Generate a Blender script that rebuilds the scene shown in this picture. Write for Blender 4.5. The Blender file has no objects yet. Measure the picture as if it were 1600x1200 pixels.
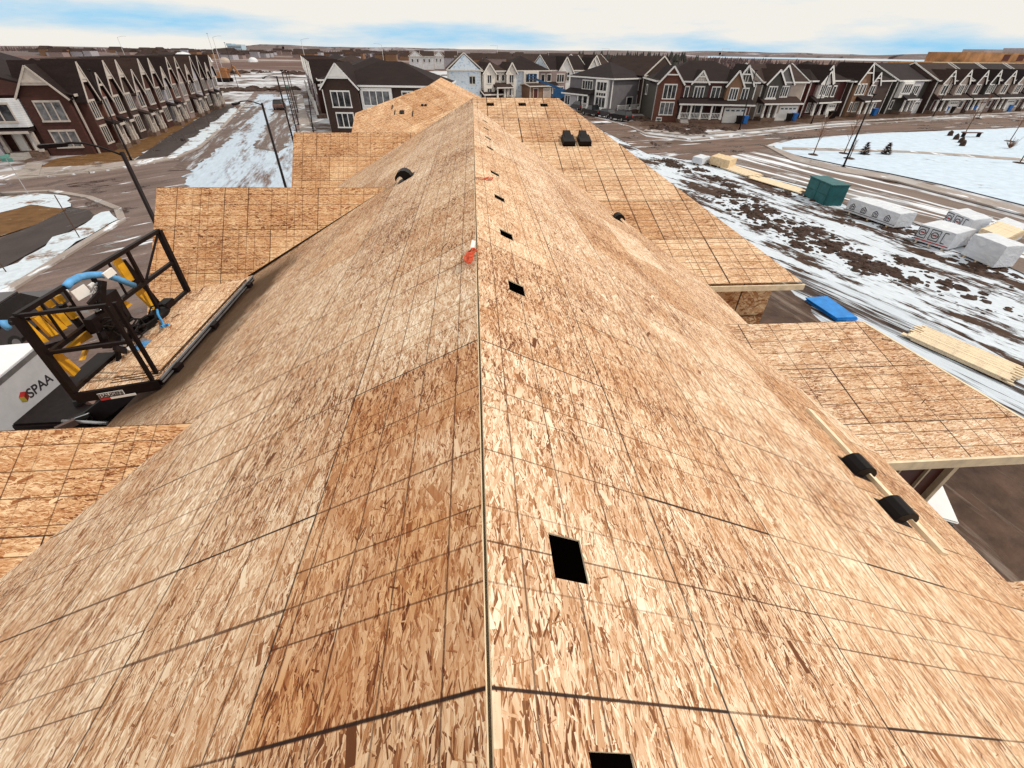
import bpy, bmesh, math, random
from math import radians as R, sin, cos, pi
from mathutils import Vector as V, Matrix
from mathutils.geometry import tessellate_polygon
random.seed(7)
sc = bpy.context.scene
COL = sc.collection

# ------------------------------------------------------------------ camera
F, PITCH, YAW, ROLL, CH, CX = 682.29, .65355, .08249, .01396, 1.864, .0215
CAM = V((CX, 0, CH))
_fw = V((sin(YAW)*cos(PITCH), cos(YAW)*cos(PITCH), -sin(PITCH)))
_r = V((cos(YAW), -sin(YAW), 0)); _u = _r.cross(_fw)
_r2 = _r*cos(ROLL)+_u*sin(ROLL); _u2 = _u*cos(ROLL)-_r*sin(ROLL)
cd = bpy.data.cameras.new("camera"); cam = bpy.data.objects.new("camera", cd); COL.objects.link(cam)
cam.matrix_world = Matrix(((_r2.x, _u2.x, -_fw.x, CAM.x), (_r2.y, _u2.y, -_fw.y, CAM.y), (_r2.z, _u2.z, -_fw.z, CAM.z), (0, 0, 0, 1)))
cd.sensor_width = 36; cd.lens = 36*F/1600; cd.clip_start = .05; cd.clip_end = 20000
sc.camera = cam
GZ = -8.5                                     # ground height; the main roof ridge is z = 0

# ------------------------------------------------------------------ world, sun, exposure
SUN_EL, SUN_AZ = R(47), R(97)                 # azimuth clockwise from +Y
w = bpy.data.worlds.new("World"); sc.world = w; w.use_nodes = True
nt = w.node_tree; N = nt.nodes; L = nt.links; N.clear()
def wn(t, **k):
    n = N.new(t)
    for a, b in k.items(): setattr(n, a, b)
    return n
out = wn('ShaderNodeOutputWorld'); bg = wn('ShaderNodeBackground'); L.new(bg.outputs[0], out.inputs[0])
bg.inputs[1].default_value = .108
sky = wn('ShaderNodeTexSky', sky_type='NISHITA', sun_disc=False, sun_elevation=SUN_EL, sun_rotation=SUN_AZ, air_density=1.0, dust_density=.6, ozone_density=2.0)
tc = wn('ShaderNodeTexCoord'); sep = wn('ShaderNodeSeparateXYZ'); L.new(tc.outputs['Generated'], sep.inputs[0])
mp = wn('ShaderNodeMapping'); mp.inputs['Scale'].default_value = (1.6, 1.6, 10); mp.inputs['Location'].default_value = (.35, .1, .2)
L.new(tc.outputs['Generated'], mp.inputs[0])
nz = wn('ShaderNodeTexNoise'); nz.inputs['Scale'].default_value = 2.2; nz.inputs['Detail'].default_value = 7; nz.inputs['Roughness'].default_value = .55
L.new(mp.outputs[0], nz.inputs['Vector'])
# clouds thin out in a band a few degrees above the horizon
band = wn('ShaderNodeValToRGB'); cr = band.color_ramp
cr.elements[0].position = 0; cr.elements[0].color = (.60,)*3+(1,)
cr.elements[1].position = 1; cr.elements[1].color = (.72,)*3+(1,)
for p_, v_ in ((.005, .50), (.014, .36), (.024, .36), (.04, .56), (.055, .74), (.3, .74)):
    e = cr.elements.new(p_); e.color = (v_,)*3+(1,)
sl = wn('ShaderNodeMath', operation='MULTIPLY_ADD'); L.new(sep.outputs[0], sl.inputs[0]); sl.inputs[1].default_value = .018; L.new(sep.outputs[2], sl.inputs[2]); L.new(sl.outputs[0], band.inputs[0])
nm = wn('ShaderNodeMath', operation='MULTIPLY_ADD'); L.new(nz.outputs[0], nm.inputs[0]); nm.inputs[1].default_value = 1.5; nm.inputs[2].default_value = -.25
ad = wn('ShaderNodeMath', operation='ADD'); L.new(nm.outputs[0], ad.inputs[0]); L.new(band.outputs[0], ad.inputs[1])
mr = wn('ShaderNodeMapRange'); mr.inputs[1].default_value = .70; mr.inputs[2].default_value = 1.12; L.new(ad.outputs[0], mr.inputs[0])
tint = wn('ShaderNodeMix', data_type='RGBA', blend_type='MULTIPLY'); tint.inputs[0].default_value = 1
L.new(sky.outputs[0], tint.inputs[6]); tint.inputs[7].default_value = (.62, .98, 1.32, 1)
blu = wn('ShaderNodeMix', data_type='RGBA'); blu.inputs[0].default_value = .9; L.new(tint.outputs[2], blu.inputs[6]); blu.inputs[7].default_value = (3.5, 7.3, 10.4, 1)
mx = wn('ShaderNodeMix', data_type='RGBA'); L.new(mr.outputs[0], mx.inputs[0]); L.new(blu.outputs[2], mx.inputs[6])
mx.inputs[7].default_value = (9.9, 9.6, 8.95, 1)
L.new(mx.outputs[2], bg.inputs[0])
sd = bpy.data.lights.new("sun", 'SUN'); so = bpy.data.objects.new("sun", sd); COL.objects.link(so)
sd.energy = 2.9; sd.angle = R(1.2); sd.color = (1, .93, .82)
so.rotation_euler = V((-sin(SUN_AZ)*cos(SUN_EL), -cos(SUN_AZ)*cos(SUN_EL), -sin(SUN_EL))).to_track_quat('-Z', 'Y').to_euler()
sc.view_settings.view_transform = 'Standard'; sc.view_settings.look = 'None'; sc.view_settings.exposure = -.25; sc.view_settings.gamma = 1

# ------------------------------------------------------------------ helpers
def ray(px, py): return _fw+_r2*((px-800)/F)-_u2*((py-600)/F)
def at(px, py, z=GZ):
    d = ray(px, py); return CAM+d*((z-CAM.z)/d.z)
def onY(px, py, Y):
    d = ray(px, py); return CAM+d*((Y-CAM.y)/d.y)
def onplane(px, py, n, pt):
    d = ray(px, py); n = V(n); return CAM+d*((V(pt)-CAM).dot(n)/d.dot(n))

class MB:
    """collects faces (local to off) and links them as one mesh object"""
    def __init__(s, off=(0, 0, 0)): s.v = []; s.f = []; s.uv = []; s.mi = []; s.off = V(off)
    def face(s, pts, uv=None, mi=0):
        b = len(s.v); s.v += [V(p)-s.off for p in pts]; s.f.append(list(range(b, b+len(pts)))); s.uv.append(uv); s.mi.append(mi)
    def box(s, lo, hi, mi=0, fr=None):
        c = [V((x, y, z)) for z in (lo[2], hi[2]) for y in (lo[1], hi[1]) for x in (lo[0], hi[0])]
        s.hexa(c, mi, fr)
    def hexa(s, c, mi=0, fr=None):
        if fr: c = [fr(*p) for p in c]
        for q in ((0, 2, 3, 1), (4, 5, 7, 6), (0, 1, 5, 4), (2, 6, 7, 3), (0, 4, 6, 2), (1, 3, 7, 5)): s.face([c[i] for i in q], None, mi)
    def bar(s, a, b, w=.05, h=None, mi=0, up=(0, 0, 1)):
        a = V(a); b = V(b); h = h or w; d = (b-a).normalized(); x = d.cross(V(up))
        if x.length < 1e-4: x = d.cross(V((1, 0, 0)))
        x.normalize(); y = x.cross(d); x = x*w/2; y = y*h/2
        s.hexa([a-x-y, a+x-y, a-x+y, a+x+y, b-x-y, b+x-y, b-x+y, b+x+y], mi)
    def tube(s, pts, r, n=8, mi=0, cap=True):
        pts = [V(p) for p in pts]; rs = r if isinstance(r, (list, tuple)) else [r]*len(pts); rings = []
        ref = V((.31, .17, .93))
        for i, p in enumerate(pts):
            d = (pts[min(i+1, len(pts)-1)]-pts[max(i-1, 0)]).normalized()
            x = d.cross(ref).normalized(); y = d.cross(x)
            rings.append([p+(x*cos(2*pi*k/n)+y*sin(2*pi*k/n))*rs[i] for k in range(n)])
        for a, b in zip(rings, rings[1:]):
            for k in range(n): s.face([a[k], a[(k+1) % n], b[(k+1) % n], b[k]], None, mi)
        if cap: s.face(rings[0][::-1], None, mi); s.face(rings[-1], None, mi)
    def prism(s, pts, d, mi=0):
        """closed polygon pts swept by d"""
        pts = [V(p) for p in pts]; d = V(d); q = [p+d for p in pts]; n = len(pts)
        s.face(pts[::-1], None, mi); s.face(q, None, mi)
        for i in range(n): s.face([pts[i], pts[(i+1) % n], q[(i+1) % n], q[i]], None, mi)
    def build(s, name, mats, parent=None, smooth=False, bevel=0):
        me = bpy.data.meshes.new(name); me.from_pydata([tuple(p) for p in s.v], [], s.f)
        for m in (mats if isinstance(mats, (list, tuple)) else [mats]): me.materials.append(m)
        ul = me.uv_layers.new(name="UVMap")
        for poly, uv, mi in zip(me.polygons, s.uv, s.mi):
            poly.material_index = mi
            if uv:
                for li, t in zip(poly.loop_indices, uv): ul.data[li].uv = t
        bm = bmesh.new(); bm.from_mesh(me); bmesh.ops.remove_doubles(bm, verts=bm.verts, dist=1e-4)
        if not any(s.uv): bmesh.ops.recalc_face_normals(bm, faces=bm.faces)
        if bevel: bmesh.ops.bevel(bm, geom=[e for e in bm.edges if len(e.link_faces) == 2 and e.calc_face_angle() > .5], offset=bevel, segments=2, affect='EDGES')
        bm.to_mesh(me); bm.free()
        if smooth:
            for p in me.polygons: p.use_smooth = True
        o = bpy.data.objects.new(name, me); COL.objects.link(o)
        if parent: o.parent = parent
        return o

def tag(o, label, cat, group=None, kind=None):
    if label: o['label'] = label
    if cat: o['category'] = cat
    if group: o['group'] = group
    if kind: o['kind'] = kind
    return o
def thing(name, label, cat, loc=(0, 0, GZ), rz=0, group=None):
    o = bpy.data.objects.new(name, None); COL.objects.link(o); o.location = loc; o.rotation_euler = (0, 0, rz); o.empty_display_size = .3
    return tag(o, label, cat, group)
def copy_tree(o, parent=None):
    c = o.copy(); COL.objects.link(c)
    if parent: c.parent = parent
    for ch in list(o.children): copy_tree(ch, c)
    return c

# ------------------------------------------------------------------ materials
class NG:
    def __init__(s, name):
        s.m = bpy.data.materials.new(name); s.m.use_nodes = True; s.t = s.m.node_tree; s.b = s.t.nodes['Principled BSDF']
    def n(s, t, ins=None, **k):
        n = s.t.nodes.new(t)
        for a, b in k.items(): setattr(n, a, b)
        for i, v in (ins or {}).items(): s.put(n.inputs[i], v)
        return n
    def put(s, sock, v):
        if hasattr(v, 'is_linked') or isinstance(v, bpy.types.NodeSocket): s.t.links.new(v, sock)
        else: sock.default_value = v
    def math(s, op, a, b=0, c=0): return s.n('ShaderNodeMath', {0: a, 1: b, 2: c}, operation=op).outputs[0]
    def mix(s, f, a, b, mode='MIX'):
        return s.n('ShaderNodeMix', {0: f, 6: a, 7: b}, data_type='RGBA', blend_type=mode).outputs[2]
    def ramp(s, f, els):
        n = s.n('ShaderNodeValToRGB', {0: f}); r = n.color_ramp
        r.elements[0].position, r.elements[0].color = els[0][0], tuple(els[0][1])+(1,)
        r.elements[1].position, r.elements[1].color = els[-1][0], tuple(els[-1][1])+(1,)
        for p, c in els[1:-1]: r.elements.new(p).color = tuple(c)+(1,)
        return n.outputs[0]
    def noise(s, vec, scale, det=4, rough=.55, dist=0):
        n = s.n('ShaderNodeTexNoise', {'Scale': scale, 'Detail': det, 'Roughness': rough, 'Distortion': dist})
        if vec is not None: s.put(n.inputs['Vector'], vec)
        return n
    def mapping(s, vec, scale=(1, 1, 1), rot=(0, 0, 0), loc=(0, 0, 0)):
        return s.n('ShaderNodeMapping', {0: vec, 1: loc, 2: rot, 3: scale}).outputs[0]
    def rng(s, v, a, b, c=0., d=1.): return s.n('ShaderNodeMapRange', {0: v, 1: a, 2: b, 3: c, 4: d}).outputs[0]
    def obj(s): return s.n('ShaderNodeTexCoord').outputs['Object']
    def pos(s): return s.n('ShaderNodeNewGeometry').outputs['Position']
    def bump(s, h, st=.3, d=.02): s.put(s.b.inputs['Normal'], s.n('ShaderNodeBump', {'Strength': st, 'Distance': d, 'Height': h}).outputs[0])
    def done(s, col, rough=.7, metal=0, spec=.4):
        s.put(s.b.inputs['Base Color'], col); s.put(s.b.inputs['Roughness'], rough); s.put(s.b.inputs['Metallic'], metal); s.b.inputs['Specular IOR Level'].default_value = spec
        return s.m

def c4(c): return tuple(c)+(1,) if len(c) == 3 else c
def plain(name, col, rough=.6, var=.18, scale=3., metal=0, spec=.4):
    g = NG(name); nn = g.noise(g.obj(), scale, 5).outputs[0]
    a = c4([x*(1-var) for x in col]); b = c4([min(1, x*(1+var)) for x in col])
    return g.done(g.mix(g.rng(nn, .3, .7), a, b), rough, metal, spec)

def osb(name, tintc=(1, 1, 1), course=1.22, shade_stain=False, lw=1.25):
    g = NG(name)
    uv = g.n('ShaderNodeUVMap').outputs[0]
    sp = g.n('ShaderNodeSeparateXYZ', {0: uv}); u, v = sp.outputs[0], sp.outputs[1]
    wob = g.noise(uv, 9, 2).outputs[1]
    wv = g.n('ShaderNodeVectorMath', {0: wob, 1: (.5, .5, .5)}, operation='SUBTRACT').outputs[0]
    wv = g.n('ShaderNodeVectorMath', {0: wv, 3: .018}, operation='SCALE').outputs[0]
    uvd = g.n('ShaderNodeVectorMath', {0: uv, 1: wv}, operation='ADD').outputs[0]
    def vor(su, sv, loc, metric='EUCLIDEAN'):
        m = g.mapping(uvd, (1/su, 1/sv, 1), (0, 0, 0), loc)
        vo = g.n('ShaderNodeTexVoronoi', {'Scale': 1.0}, voronoi_dimensions='2D', distance=metric); g.put(vo.inputs['Vector'], m)
        c = g.n('ShaderNodeSeparateColor', {0: vo.outputs['Color']})
        return m, vo, c.outputs[0], c.outputs[1], c.outputs[2]
    m0, v0, c0, c1, c2 = vor(.10, .020, (0, 0, 0), 'CHEBYCHEV')
    val = c0; hgt = c1; edge = 0.
    # separate strands of wood: a rectangle turned by its own angle inside every cell of each layer
    for (su, sv, hl, hw, spread, loc) in ((.16, .048, .074, .0088, 1.0, (3.1, 7.7, 0)), (.13, .038, .060, .0066, .9, (8.3, 1.9, 0)), (.10, .026, .046, .0040, 1.1, (5.9, 4.2, 0)),
                                          (.20, .062, .090, .0115, .8, (1.3, 2.8, 0)), (.11, .032, .050, .0052, .9, (9.7, 6.1, 0)), (.09, .055, .038, .0038, 2.8, (2.2, 5.5, 0)), (.07, .02, .030, .0028, 1.2, (6.6, 3.3, 0)), (.46, .28, .065, .0170, 1.2, (4.4, 8.8, 0))):
        m, vo, r0, r1, r2 = vor(su, sv, loc)
        d = g.n('ShaderNodeSeparateXYZ', {0: g.n('ShaderNodeVectorMath', {0: m, 1: vo.outputs['Position']}, operation='SUBTRACT').outputs[0]})
        x = g.math('MULTIPLY', d.outputs[0], su); y = g.math('MULTIPLY', d.outputs[1], sv)
        an = g.math('MULTIPLY', g.math('SUBTRACT', r0, .5), spread); ca = g.math('COSINE', an); sa = g.math('SINE', an)
        rx = g.math('ABSOLUTE', g.math('ADD', g.math('MULTIPLY', x, ca), g.math('MULTIPLY', y, sa)))
        ry = g.math('SUBTRACT', g.math('MULTIPLY', y, ca), g.math('MULTIPLY', x, sa))
        w_ = g.math('MULTIPLY', g.math('ADD', r1, .45), hw)
        mk = g.math('MULTIPLY', g.math('LESS_THAN', rx, g.math('MULTIPLY', g.math('ADD', r2, .5), hl)), g.math('LESS_THAN', g.math('ABSOLUTE', ry), w_))
        rr = g.math('FRACT', g.math('MULTIPLY', g.math('ADD', g.math('ADD', r0, r1), r2), 7.31))
        val = g.n('ShaderNodeMix', {0: mk, 2: val, 3: rr}).outputs[0]
        hgt = g.n('ShaderNodeMix', {0: mk, 2: hgt, 3: r1}).outputs[0]
        ed = g.math('GREATER_THAN', ry, g.math('SUBTRACT', w_, .0016))  # dark line on one side of each strand, a painted edge shadow
        edge = g.n('ShaderNodeMix', {0: mk, 2: edge, 3: ed}).outputs[0]
    val = g.math('ADD', g.math('MULTIPLY', val, .92), .04)
    val = g.math('SUBTRACT', val, g.math('MULTIPLY', edge, .24))
    grain = g.noise(g.mapping(uvd, (12, 120, 1), (0, 0, .1)), 1, 3).outputs[0]
    big = g.noise(uv, .9, 4).outputs[0]
    val = g.math('ADD', val, g.math('MULTIPLY', g.math('SUBTRACT', grain, .5), .40))
    val = g.math('ADD', val, g.math('MULTIPLY', g.math('SUBTRACT', big, .5), .8))
    # panels
    k = g.math('FLOOR', g.math('DIVIDE', v, course)); fv = g.math('MULTIPLY', g.math('FRACT', g.math('DIVIDE', v, course)), course)
    odd = g.math('MODULO', g.math('ABSOLUTE', k), 2.)
    u1 = g.math('ADD', g.math('SUBTRACT', u, .6), g.math('MULTIPLY', odd, 1.22))
    pi_ = g.math('FLOOR', g.math('DIVIDE', u1, 2.44)); fu = g.math('MULTIPLY', g.math('FRACT', g.math('DIVIDE', u1, 2.44)), 2.44)
    wn_ = g.n('ShaderNodeTexWhiteNoise', {'Vector': g.n('ShaderNodeCombineXYZ', {0: k, 1: pi_, 2: 3.7}).outputs[0]}, noise_dimensions='3D')
    pr = wn_.outputs[0]; pr2 = g.n('ShaderNodeSeparateColor', {0: wn_.outputs[1]}).outputs[1]
    val = g.math('ADD', val, g.math('MULTIPLY', g.math('SUBTRACT', pr, .5), .22))
    col = g.ramp(val, [(-.0, (.13, .045, .016)), (.07, (.24, .090, .036)), (.19, (.43, .21, .097)), (.38, (.565, .355, .215)), (.62, (.68, .485, .325)), (1, (.89, .755, .585))])
    col = g.mix(g.rng(pr2, .4, 1., 0., .55), col, (.90, .74, .57, 1), 'MULTIPLY')
    # warm resin patches
    pat = g.rng(g.noise(g.mapping(uv, (1, 1.6, 1), (0, 0, 0), (5, 5, 0)), 1.7, 5, .65).outputs[0], .5, .72)
    col = g.mix(g.math('MULTIPLY', pat, .55), col, (.48, .225, .09, 1))
    # small dark specks
    spk = g.rng(g.noise(uvd, 95, 2).outputs[0], .70, .76)
    col = g.mix(g.math('MULTIPLY', spk, .6), col, (.12, .05, .02, 1))
    # printed nailing lines
    def line(x, per, off, wd):
        f = g.math('FRACT', g.math('DIVIDE', g.math('SUBTRACT', x, off), per))
        d = g.math('MULTIPLY', g.math('MINIMUM', f, g.math('SUBTRACT', 1., f)), per)
        return g.rng(d, g.math('MULTIPLY', wd, .5), wd, 1., 0.)
    ragged = g.noise(uv, 60, 2).outputs[0]
    fade = g.rng(g.noise(uv, 1.3, 3).outputs[0], .33, .55, .8, 1.)
    cell = g.n('ShaderNodeTexWhiteNoise', {'Vector': g.n('ShaderNodeCombineXYZ', {0: g.math('ROUND', g.math('DIVIDE', g.math('SUBTRACT', u, .6), .61)), 1: k, 2: 0.}).outputs[0]}, noise_dimensions='3D').outputs[0]
    wcell = g.rng(cell, .76, .84, .0056*lw, .0105*lw)
    lu = g.math('MULTIPLY', line(u, .61, .6, wcell), g.rng(cell, .1, .7, .72, .98))
    lu = g.math('MAXIMUM', lu, g.math('MULTIPLY', line(u, .4067, .6, .0052*lw), g.rng(cell, .2, .9, .9, .2)))
    lv = g.math('MULTIPLY', line(fv, .305, .2, .0052*lw), .95)
    ln = g.math('MULTIPLY', g.math('MULTIPLY', g.math('MAXIMUM', lu, lv), fade), g.rng(ragged, .3, .45, .6, 1.))
    col = g.mix(g.math('MULTIPLY', ln, .92), col, (.075, .028, .012, 1))
    # seams between sheets
    prs = g.rng(g.noise(uv, 2.1, 2).outputs[0], .33, .55, .75, 1.)
    seam = g.math('MAXIMUM', line(v, course, 0, .0072*lw), line(u1, 2.44, 0, .0072*lw))
    seam = g.math('MULTIPLY', seam, prs)
    col = g.mix(g.math('MULTIPLY', seam, .93), col, (.02, .01, .008, 1))
    if shade_stain:                                         # rubbed mud and the platform's shadow painted as one dark strip along this eave
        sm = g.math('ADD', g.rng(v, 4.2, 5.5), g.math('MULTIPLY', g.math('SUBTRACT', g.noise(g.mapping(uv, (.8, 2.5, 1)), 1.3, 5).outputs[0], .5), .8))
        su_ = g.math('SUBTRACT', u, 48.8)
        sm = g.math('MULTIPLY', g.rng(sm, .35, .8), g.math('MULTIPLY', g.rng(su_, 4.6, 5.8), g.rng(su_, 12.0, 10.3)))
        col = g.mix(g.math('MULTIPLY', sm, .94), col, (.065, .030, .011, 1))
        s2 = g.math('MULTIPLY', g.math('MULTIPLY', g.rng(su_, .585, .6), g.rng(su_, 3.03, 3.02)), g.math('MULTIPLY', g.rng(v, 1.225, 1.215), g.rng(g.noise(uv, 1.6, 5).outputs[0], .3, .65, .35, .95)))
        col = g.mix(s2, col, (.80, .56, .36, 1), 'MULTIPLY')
    col = g.mix(1., col, c4(tintc), 'MULTIPLY')
    g.bump(g.math('SUBTRACT', g.math('ADD', g.math('MULTIPLY', hgt, .6), g.math('MULTIPLY', grain, .4)), g.math('MULTIPLY', seam, 2.)), .28, .004)
    return g.done(col, .82, 0, .25)

def snowy(name, snow, dirt, dirt2, cover, scale=.35, stretch=(1, 1, 1), rot=0, soft=.05, fine=1., rough=.7, wet=.0):
    """patches of snow over a darker ground; cover 0..1 = share of snow"""
    g = NG(name); p = g.mapping(g.mapping(g.pos(), (1, 1, 1), (0, 0, rot)), stretch)
    n1 = g.noise(p, scale, 9, .66, .3).outputs[0]; n2 = g.noise(p, scale*9*fine, 5).outputs[0]; n3 = g.noise(g.pos(), 1.4, 6).outputs[0]
    f = g.math('ADD', g.math('MULTIPLY', n1, .82), g.math('MULTIPLY', n2, .18))
    th = .5+(.5-cover)*.36
    m = g.rng(f, th-soft, th+soft)
    dcol = g.mix(g.rng(n3, .3, .7), c4(dirt), c4(dirt2))
    scol = g.mix(g.rng(n2, .25, .7), c4([x*.8 for x in snow]), c4(snow))
    g.bump(g.math('ADD', g.math('MULTIPLY', m, .6), n3), .5, .12)
    return g.done(g.mix(m, dcol, scol), g.n('ShaderNodeMix', {0: m, 2: rough-wet+.1, 3: .8}).outputs[0], 0, .12)

def asphalt(name, a, b, rot=0, snow=0., stretch=8., puddle=.5):
    g = NG(name); p0 = g.mapping(g.pos(), (1, 1, 1), (0, 0, rot)); p = g.mapping(p0, (1, 1/stretch, 1))
    n1 = g.noise(p, .8, 7, .6, .4).outputs[0]; n2 = g.noise(g.pos(), .25, 6, .6, .8).outputs[0]; n3 = g.noise(g.pos(), 9, 4).outputs[0]
    col = g.mix(g.rng(g.math('ADD', g.math('MULTIPLY', n1, .7), g.math('MULTIPLY', n3, .3)), .36, .64), c4(a), c4(b))
    wetm = g.rng(n2, .56, .62)
    col = g.mix(g.math('MULTIPLY', wetm, puddle), col, c4([x*.35 for x in a]))
    if snow:
        m = g.rng(g.noise(p, .55, 8, .62, .4).outputs[0], .62-snow*.25, .66-snow*.25)
        col = g.mix(m, col, (.74, .77, .83, 1))
    return g.done(col, g.rng(wetm, 0, 1, .7, .10), 0, .3)

M = {}
M['osb'] = osb('osb_sheathing'); M['osb_porch'] = osb('osb_sheathing_porch', lw=1.9); M['osb_left'] = osb('osb_sheathing_shade_stained', (1, 1, 1), 1.22, True)
M['osb_shade_orange'] = osb('osb_sheathing_shade_orange', (.94, .80, .64), lw=1.7)  # tint paints the weaker light on the facing gables into the wood colour
M['osb_wing'] = osb('osb_sheathing_wing', (1.0, .94, .86), 2.1, lw=2.9)
M['osb_far'] = osb('osb_sheathing_far', (1.0, .90, .78), 1.6)
M['lumber'] = plain('sawn_lumber', (.66, .50, .31), .7, .22, 4)
M['lumber2'] = plain('sawn_lumber_pale', (.74, .60, .42), .7, .2, 5)
M['black'] = plain('black_plastic', (.006, .004, .004), .5, .2, 3, 0, .15)
M['dark'] = plain('black_steel', (.009, .005, .005), .5, .4, 6, 0, .15)
M['rubber'] = plain('rubber', (.014, .013, .013), .8)
M['yellow'] = plain('yellow_paint', (.72, .36, .02), .45, .3, 5)
M['steel'] = plain('bare_steel', (.45, .45, .47), .35, .2, 5, .8)
M['pole'] = plain('dark_bronze_paint', (.012, .007, .007), .55, .2, 3, 0, .15)
M['palepole'] = plain('galvanised_steel', (.42, .40, .40), .5, .1, 3, .3)
M['white'] = plain('white_trim', (.78, .76, .74), .55, .06)
M['taupe'] = plain('taupe_trim', (.47, .41, .365), .6, .12)
M['shade_attic'] = plain('attic_shade', (.02, .007, .005), .9)  # near-black colour stands in for the shade inside the vent holes
M['cream'] = plain('cream_trim', (.72, .66, .60), .6, .08)
M['whitepaint'] = plain('white_vehicle_paint', (.80, .80, .81), .35, .05)
M['greypaint'] = plain('grey_panel', (.50, .50, .53), .45, .08)
M['orange'] = plain('orange_webbing', (.55, .065, .015), .6, .2, 20)
M['blue'] = plain('blue_plastic', (.02, .16, .52), .5, .25)
M['bluepad'] = plain('blue_foam', (.10, .32, .62), .6, .25, 6)
M['bluerope'] = plain('blue_rope', (.06, .30, .62), .7, .3, 30)
M['bluesheet'] = plain('blue_sheet', (.01, .21, .62), .5, .2, 3)
M['teal'] = plain('teal_paint', (.012, .105, .115), .5, .25, 2)
def wrapm():
    g = NG('lumber_wrap'); p = g.pos(); a = g.noise(g.mapping(p, (1, 1, 2.2)), 1.6, 6, .6, 1.2).outputs[0]; b = g.noise(p, 6, 4, .6, .8).outputs[0]
    g.bump(g.math('ADD', a, g.math('MULTIPLY', b, .4)), .5, .08)
    return g.done(g.mix(g.rng(a, .3, .7), (.56, .59, .66, 1), (.74, .77, .82, 1)), .38)
M['wrap'] = wrapm()
M['ink'] = plain('black_ink', (.03, .025, .03), .6)
M['red'] = plain('red_ink', (.42, .03, .03), .6)
M['glass'] = (lambda g: g.done(g.mix(g.rng(g.noise(g.obj(), 1.1, 4).outputs[0], .4, .7), (.008, .008, .010, 1), (.10, .10, .11, 1)), .22, 0, .3))(NG('window_glass'))
M['blind'] = plain('window_blinds', (.13, .13, .14), .35, .7, 1.6, 0, .3)
M['tint'] = plain('car_glass', (.015, .017, .02), .08, .2, 3, 0, .7)
M['stone'] = plain('stone_veneer', (.16, .10, .075), .85, .45, 4)
M['concrete'] = plain('concrete', (.36, .33, .31), .8, .18, 1.2)
M['dirtmound'] = plain('wet_soil', (.045, .022, .014), .9, .5, 2.5)
M['bark'] = plain('bark', (.09, .05, .035), .9, .3)
M['twig'] = plain('russet_twigs', (.20, .09, .05), .9, .3)
M['needle'] = plain('dark_needles', (.085, .042, .028), .85, .5, 3)
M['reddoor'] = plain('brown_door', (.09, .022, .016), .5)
def shingle(name, col):
    g = NG(name); p = g.pos(); a = g.noise(p, 7, 4, .7).outputs[0]; b = g.noise(g.mapping(p, (1, 1, 5)), .5, 4).outputs[0]
    f = g.rng(g.math('ADD', g.math('MULTIPLY', a, .6), g.math('MULTIPLY', b, .4)), .35, .65)
    return g.done(g.mix(f, c4([x*.65 for x in col]), c4([x*1.35 for x in col])), .9, 0, .2)
M['shingle'] = shingle('dark_shingles', (.019, .011, .010)); M['shingle_b'] = shingle('brown_shingles', (.040, .023, .019)); M['shingle_g'] = shingle('charcoal_shingles', (.024, .017, .018))
def siding(name, col, vert=False):
    g = NG(name); sp = g.n('ShaderNodeSeparateXYZ', {0: g.pos()})
    f = g.math('FRACT', g.math('DIVIDE', sp.outputs[2], .2)); m = g.rng(f, 0., .16, 0., 1.)
    nn = g.noise(g.pos(), 1.2, 5).outputs[0]
    c = g.mix(g.rng(nn, .3, .7), c4([x*.86 for x in col]), c4([min(1, x*1.14) for x in col]))
    return g.done(g.mix(m, c4([x*.55 for x in col]), c), .65)
def brick(name, col, col2):
    g = NG(name); p = g.obj(); sp = g.n('ShaderNodeSeparateXYZ', {0: p})
    cv = g.n('ShaderNodeCombineXYZ', {0: g.math('ADD', sp.outputs[0], sp.outputs[1]), 1: sp.outputs[2], 2: 0.}).outputs[0]
    b = g.n('ShaderNodeTexBrick', {'Vector': cv, 'Color1': c4(col), 'Color2': c4(col2), 'Mortar': c4([x*1.6 for x in col2]), 'Scale': 1., 'Mortar Size': .008, 'Brick Width': .3, 'Row Height': .1})
    nn = g.noise(p, .9, 5).outputs[0]
    return g.done(g.mix(g.rng(nn, .3, .7, 0., .5), b.outputs[0], c4([x*.5 for x in col])), .85)
M['brick'] = brick('dark_red_brick', (.080, .027, .019), (.048, .017, .013)); M['brick_r'] = brick('russet_brick', (.17, .066, .042), (.11, .042, .03))
M['brick_d'] = brick('umber_brick', (.060, .032, .024), (.042, .024, .019))
M['s_white'] = siding('white_siding', (.70, .71, .74)); M['s_lilac'] = siding('pale_grey_siding', (.40, .38, .42)); M['s_grey'] = siding('grey_siding', (.165, .15, .165))
M['s_beige'] = siding('beige_siding', (.46, .37, .32)); M['s_red'] = siding('dark_red_siding', (.075, .014, .013)); M['s_brown'] = siding('brown_siding', (.055, .030, .024))
M['s_tan'] = siding('tan_shakes', (.24, .13, .075)); M['s_olive'] = siding('dark_olive_siding', (.068, .060, .052)); M['s_mauve'] = siding('mauve_siding', (.30, .22, .21)); M['s_steel'] = siding('mid_grey_siding', (.21, .20, .20))
def tyvek():
    g = NG('house_wrap'); p = g.obj(); a = g.noise(g.mapping(p, (1.2, 1.2, 1.6)), 1.4, 2).outputs[0]
    return g.done(g.mix(g.rng(a, .56, .62), (.70, .77, .85, 1), (.42, .56, .72, 1)), .6)
M['tyvek'] = tyvek()
M['tancon'] = plain('raw_plywood', (.40, .21, .095), .8, .45, .3)
M['g_soil'] = snowy('field_snow_and_soil', (.62, .63, .67), (.070, .040, .030), (.15, .098, .076), .50, .055, (1, 1, 1), 0, .05)
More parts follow.
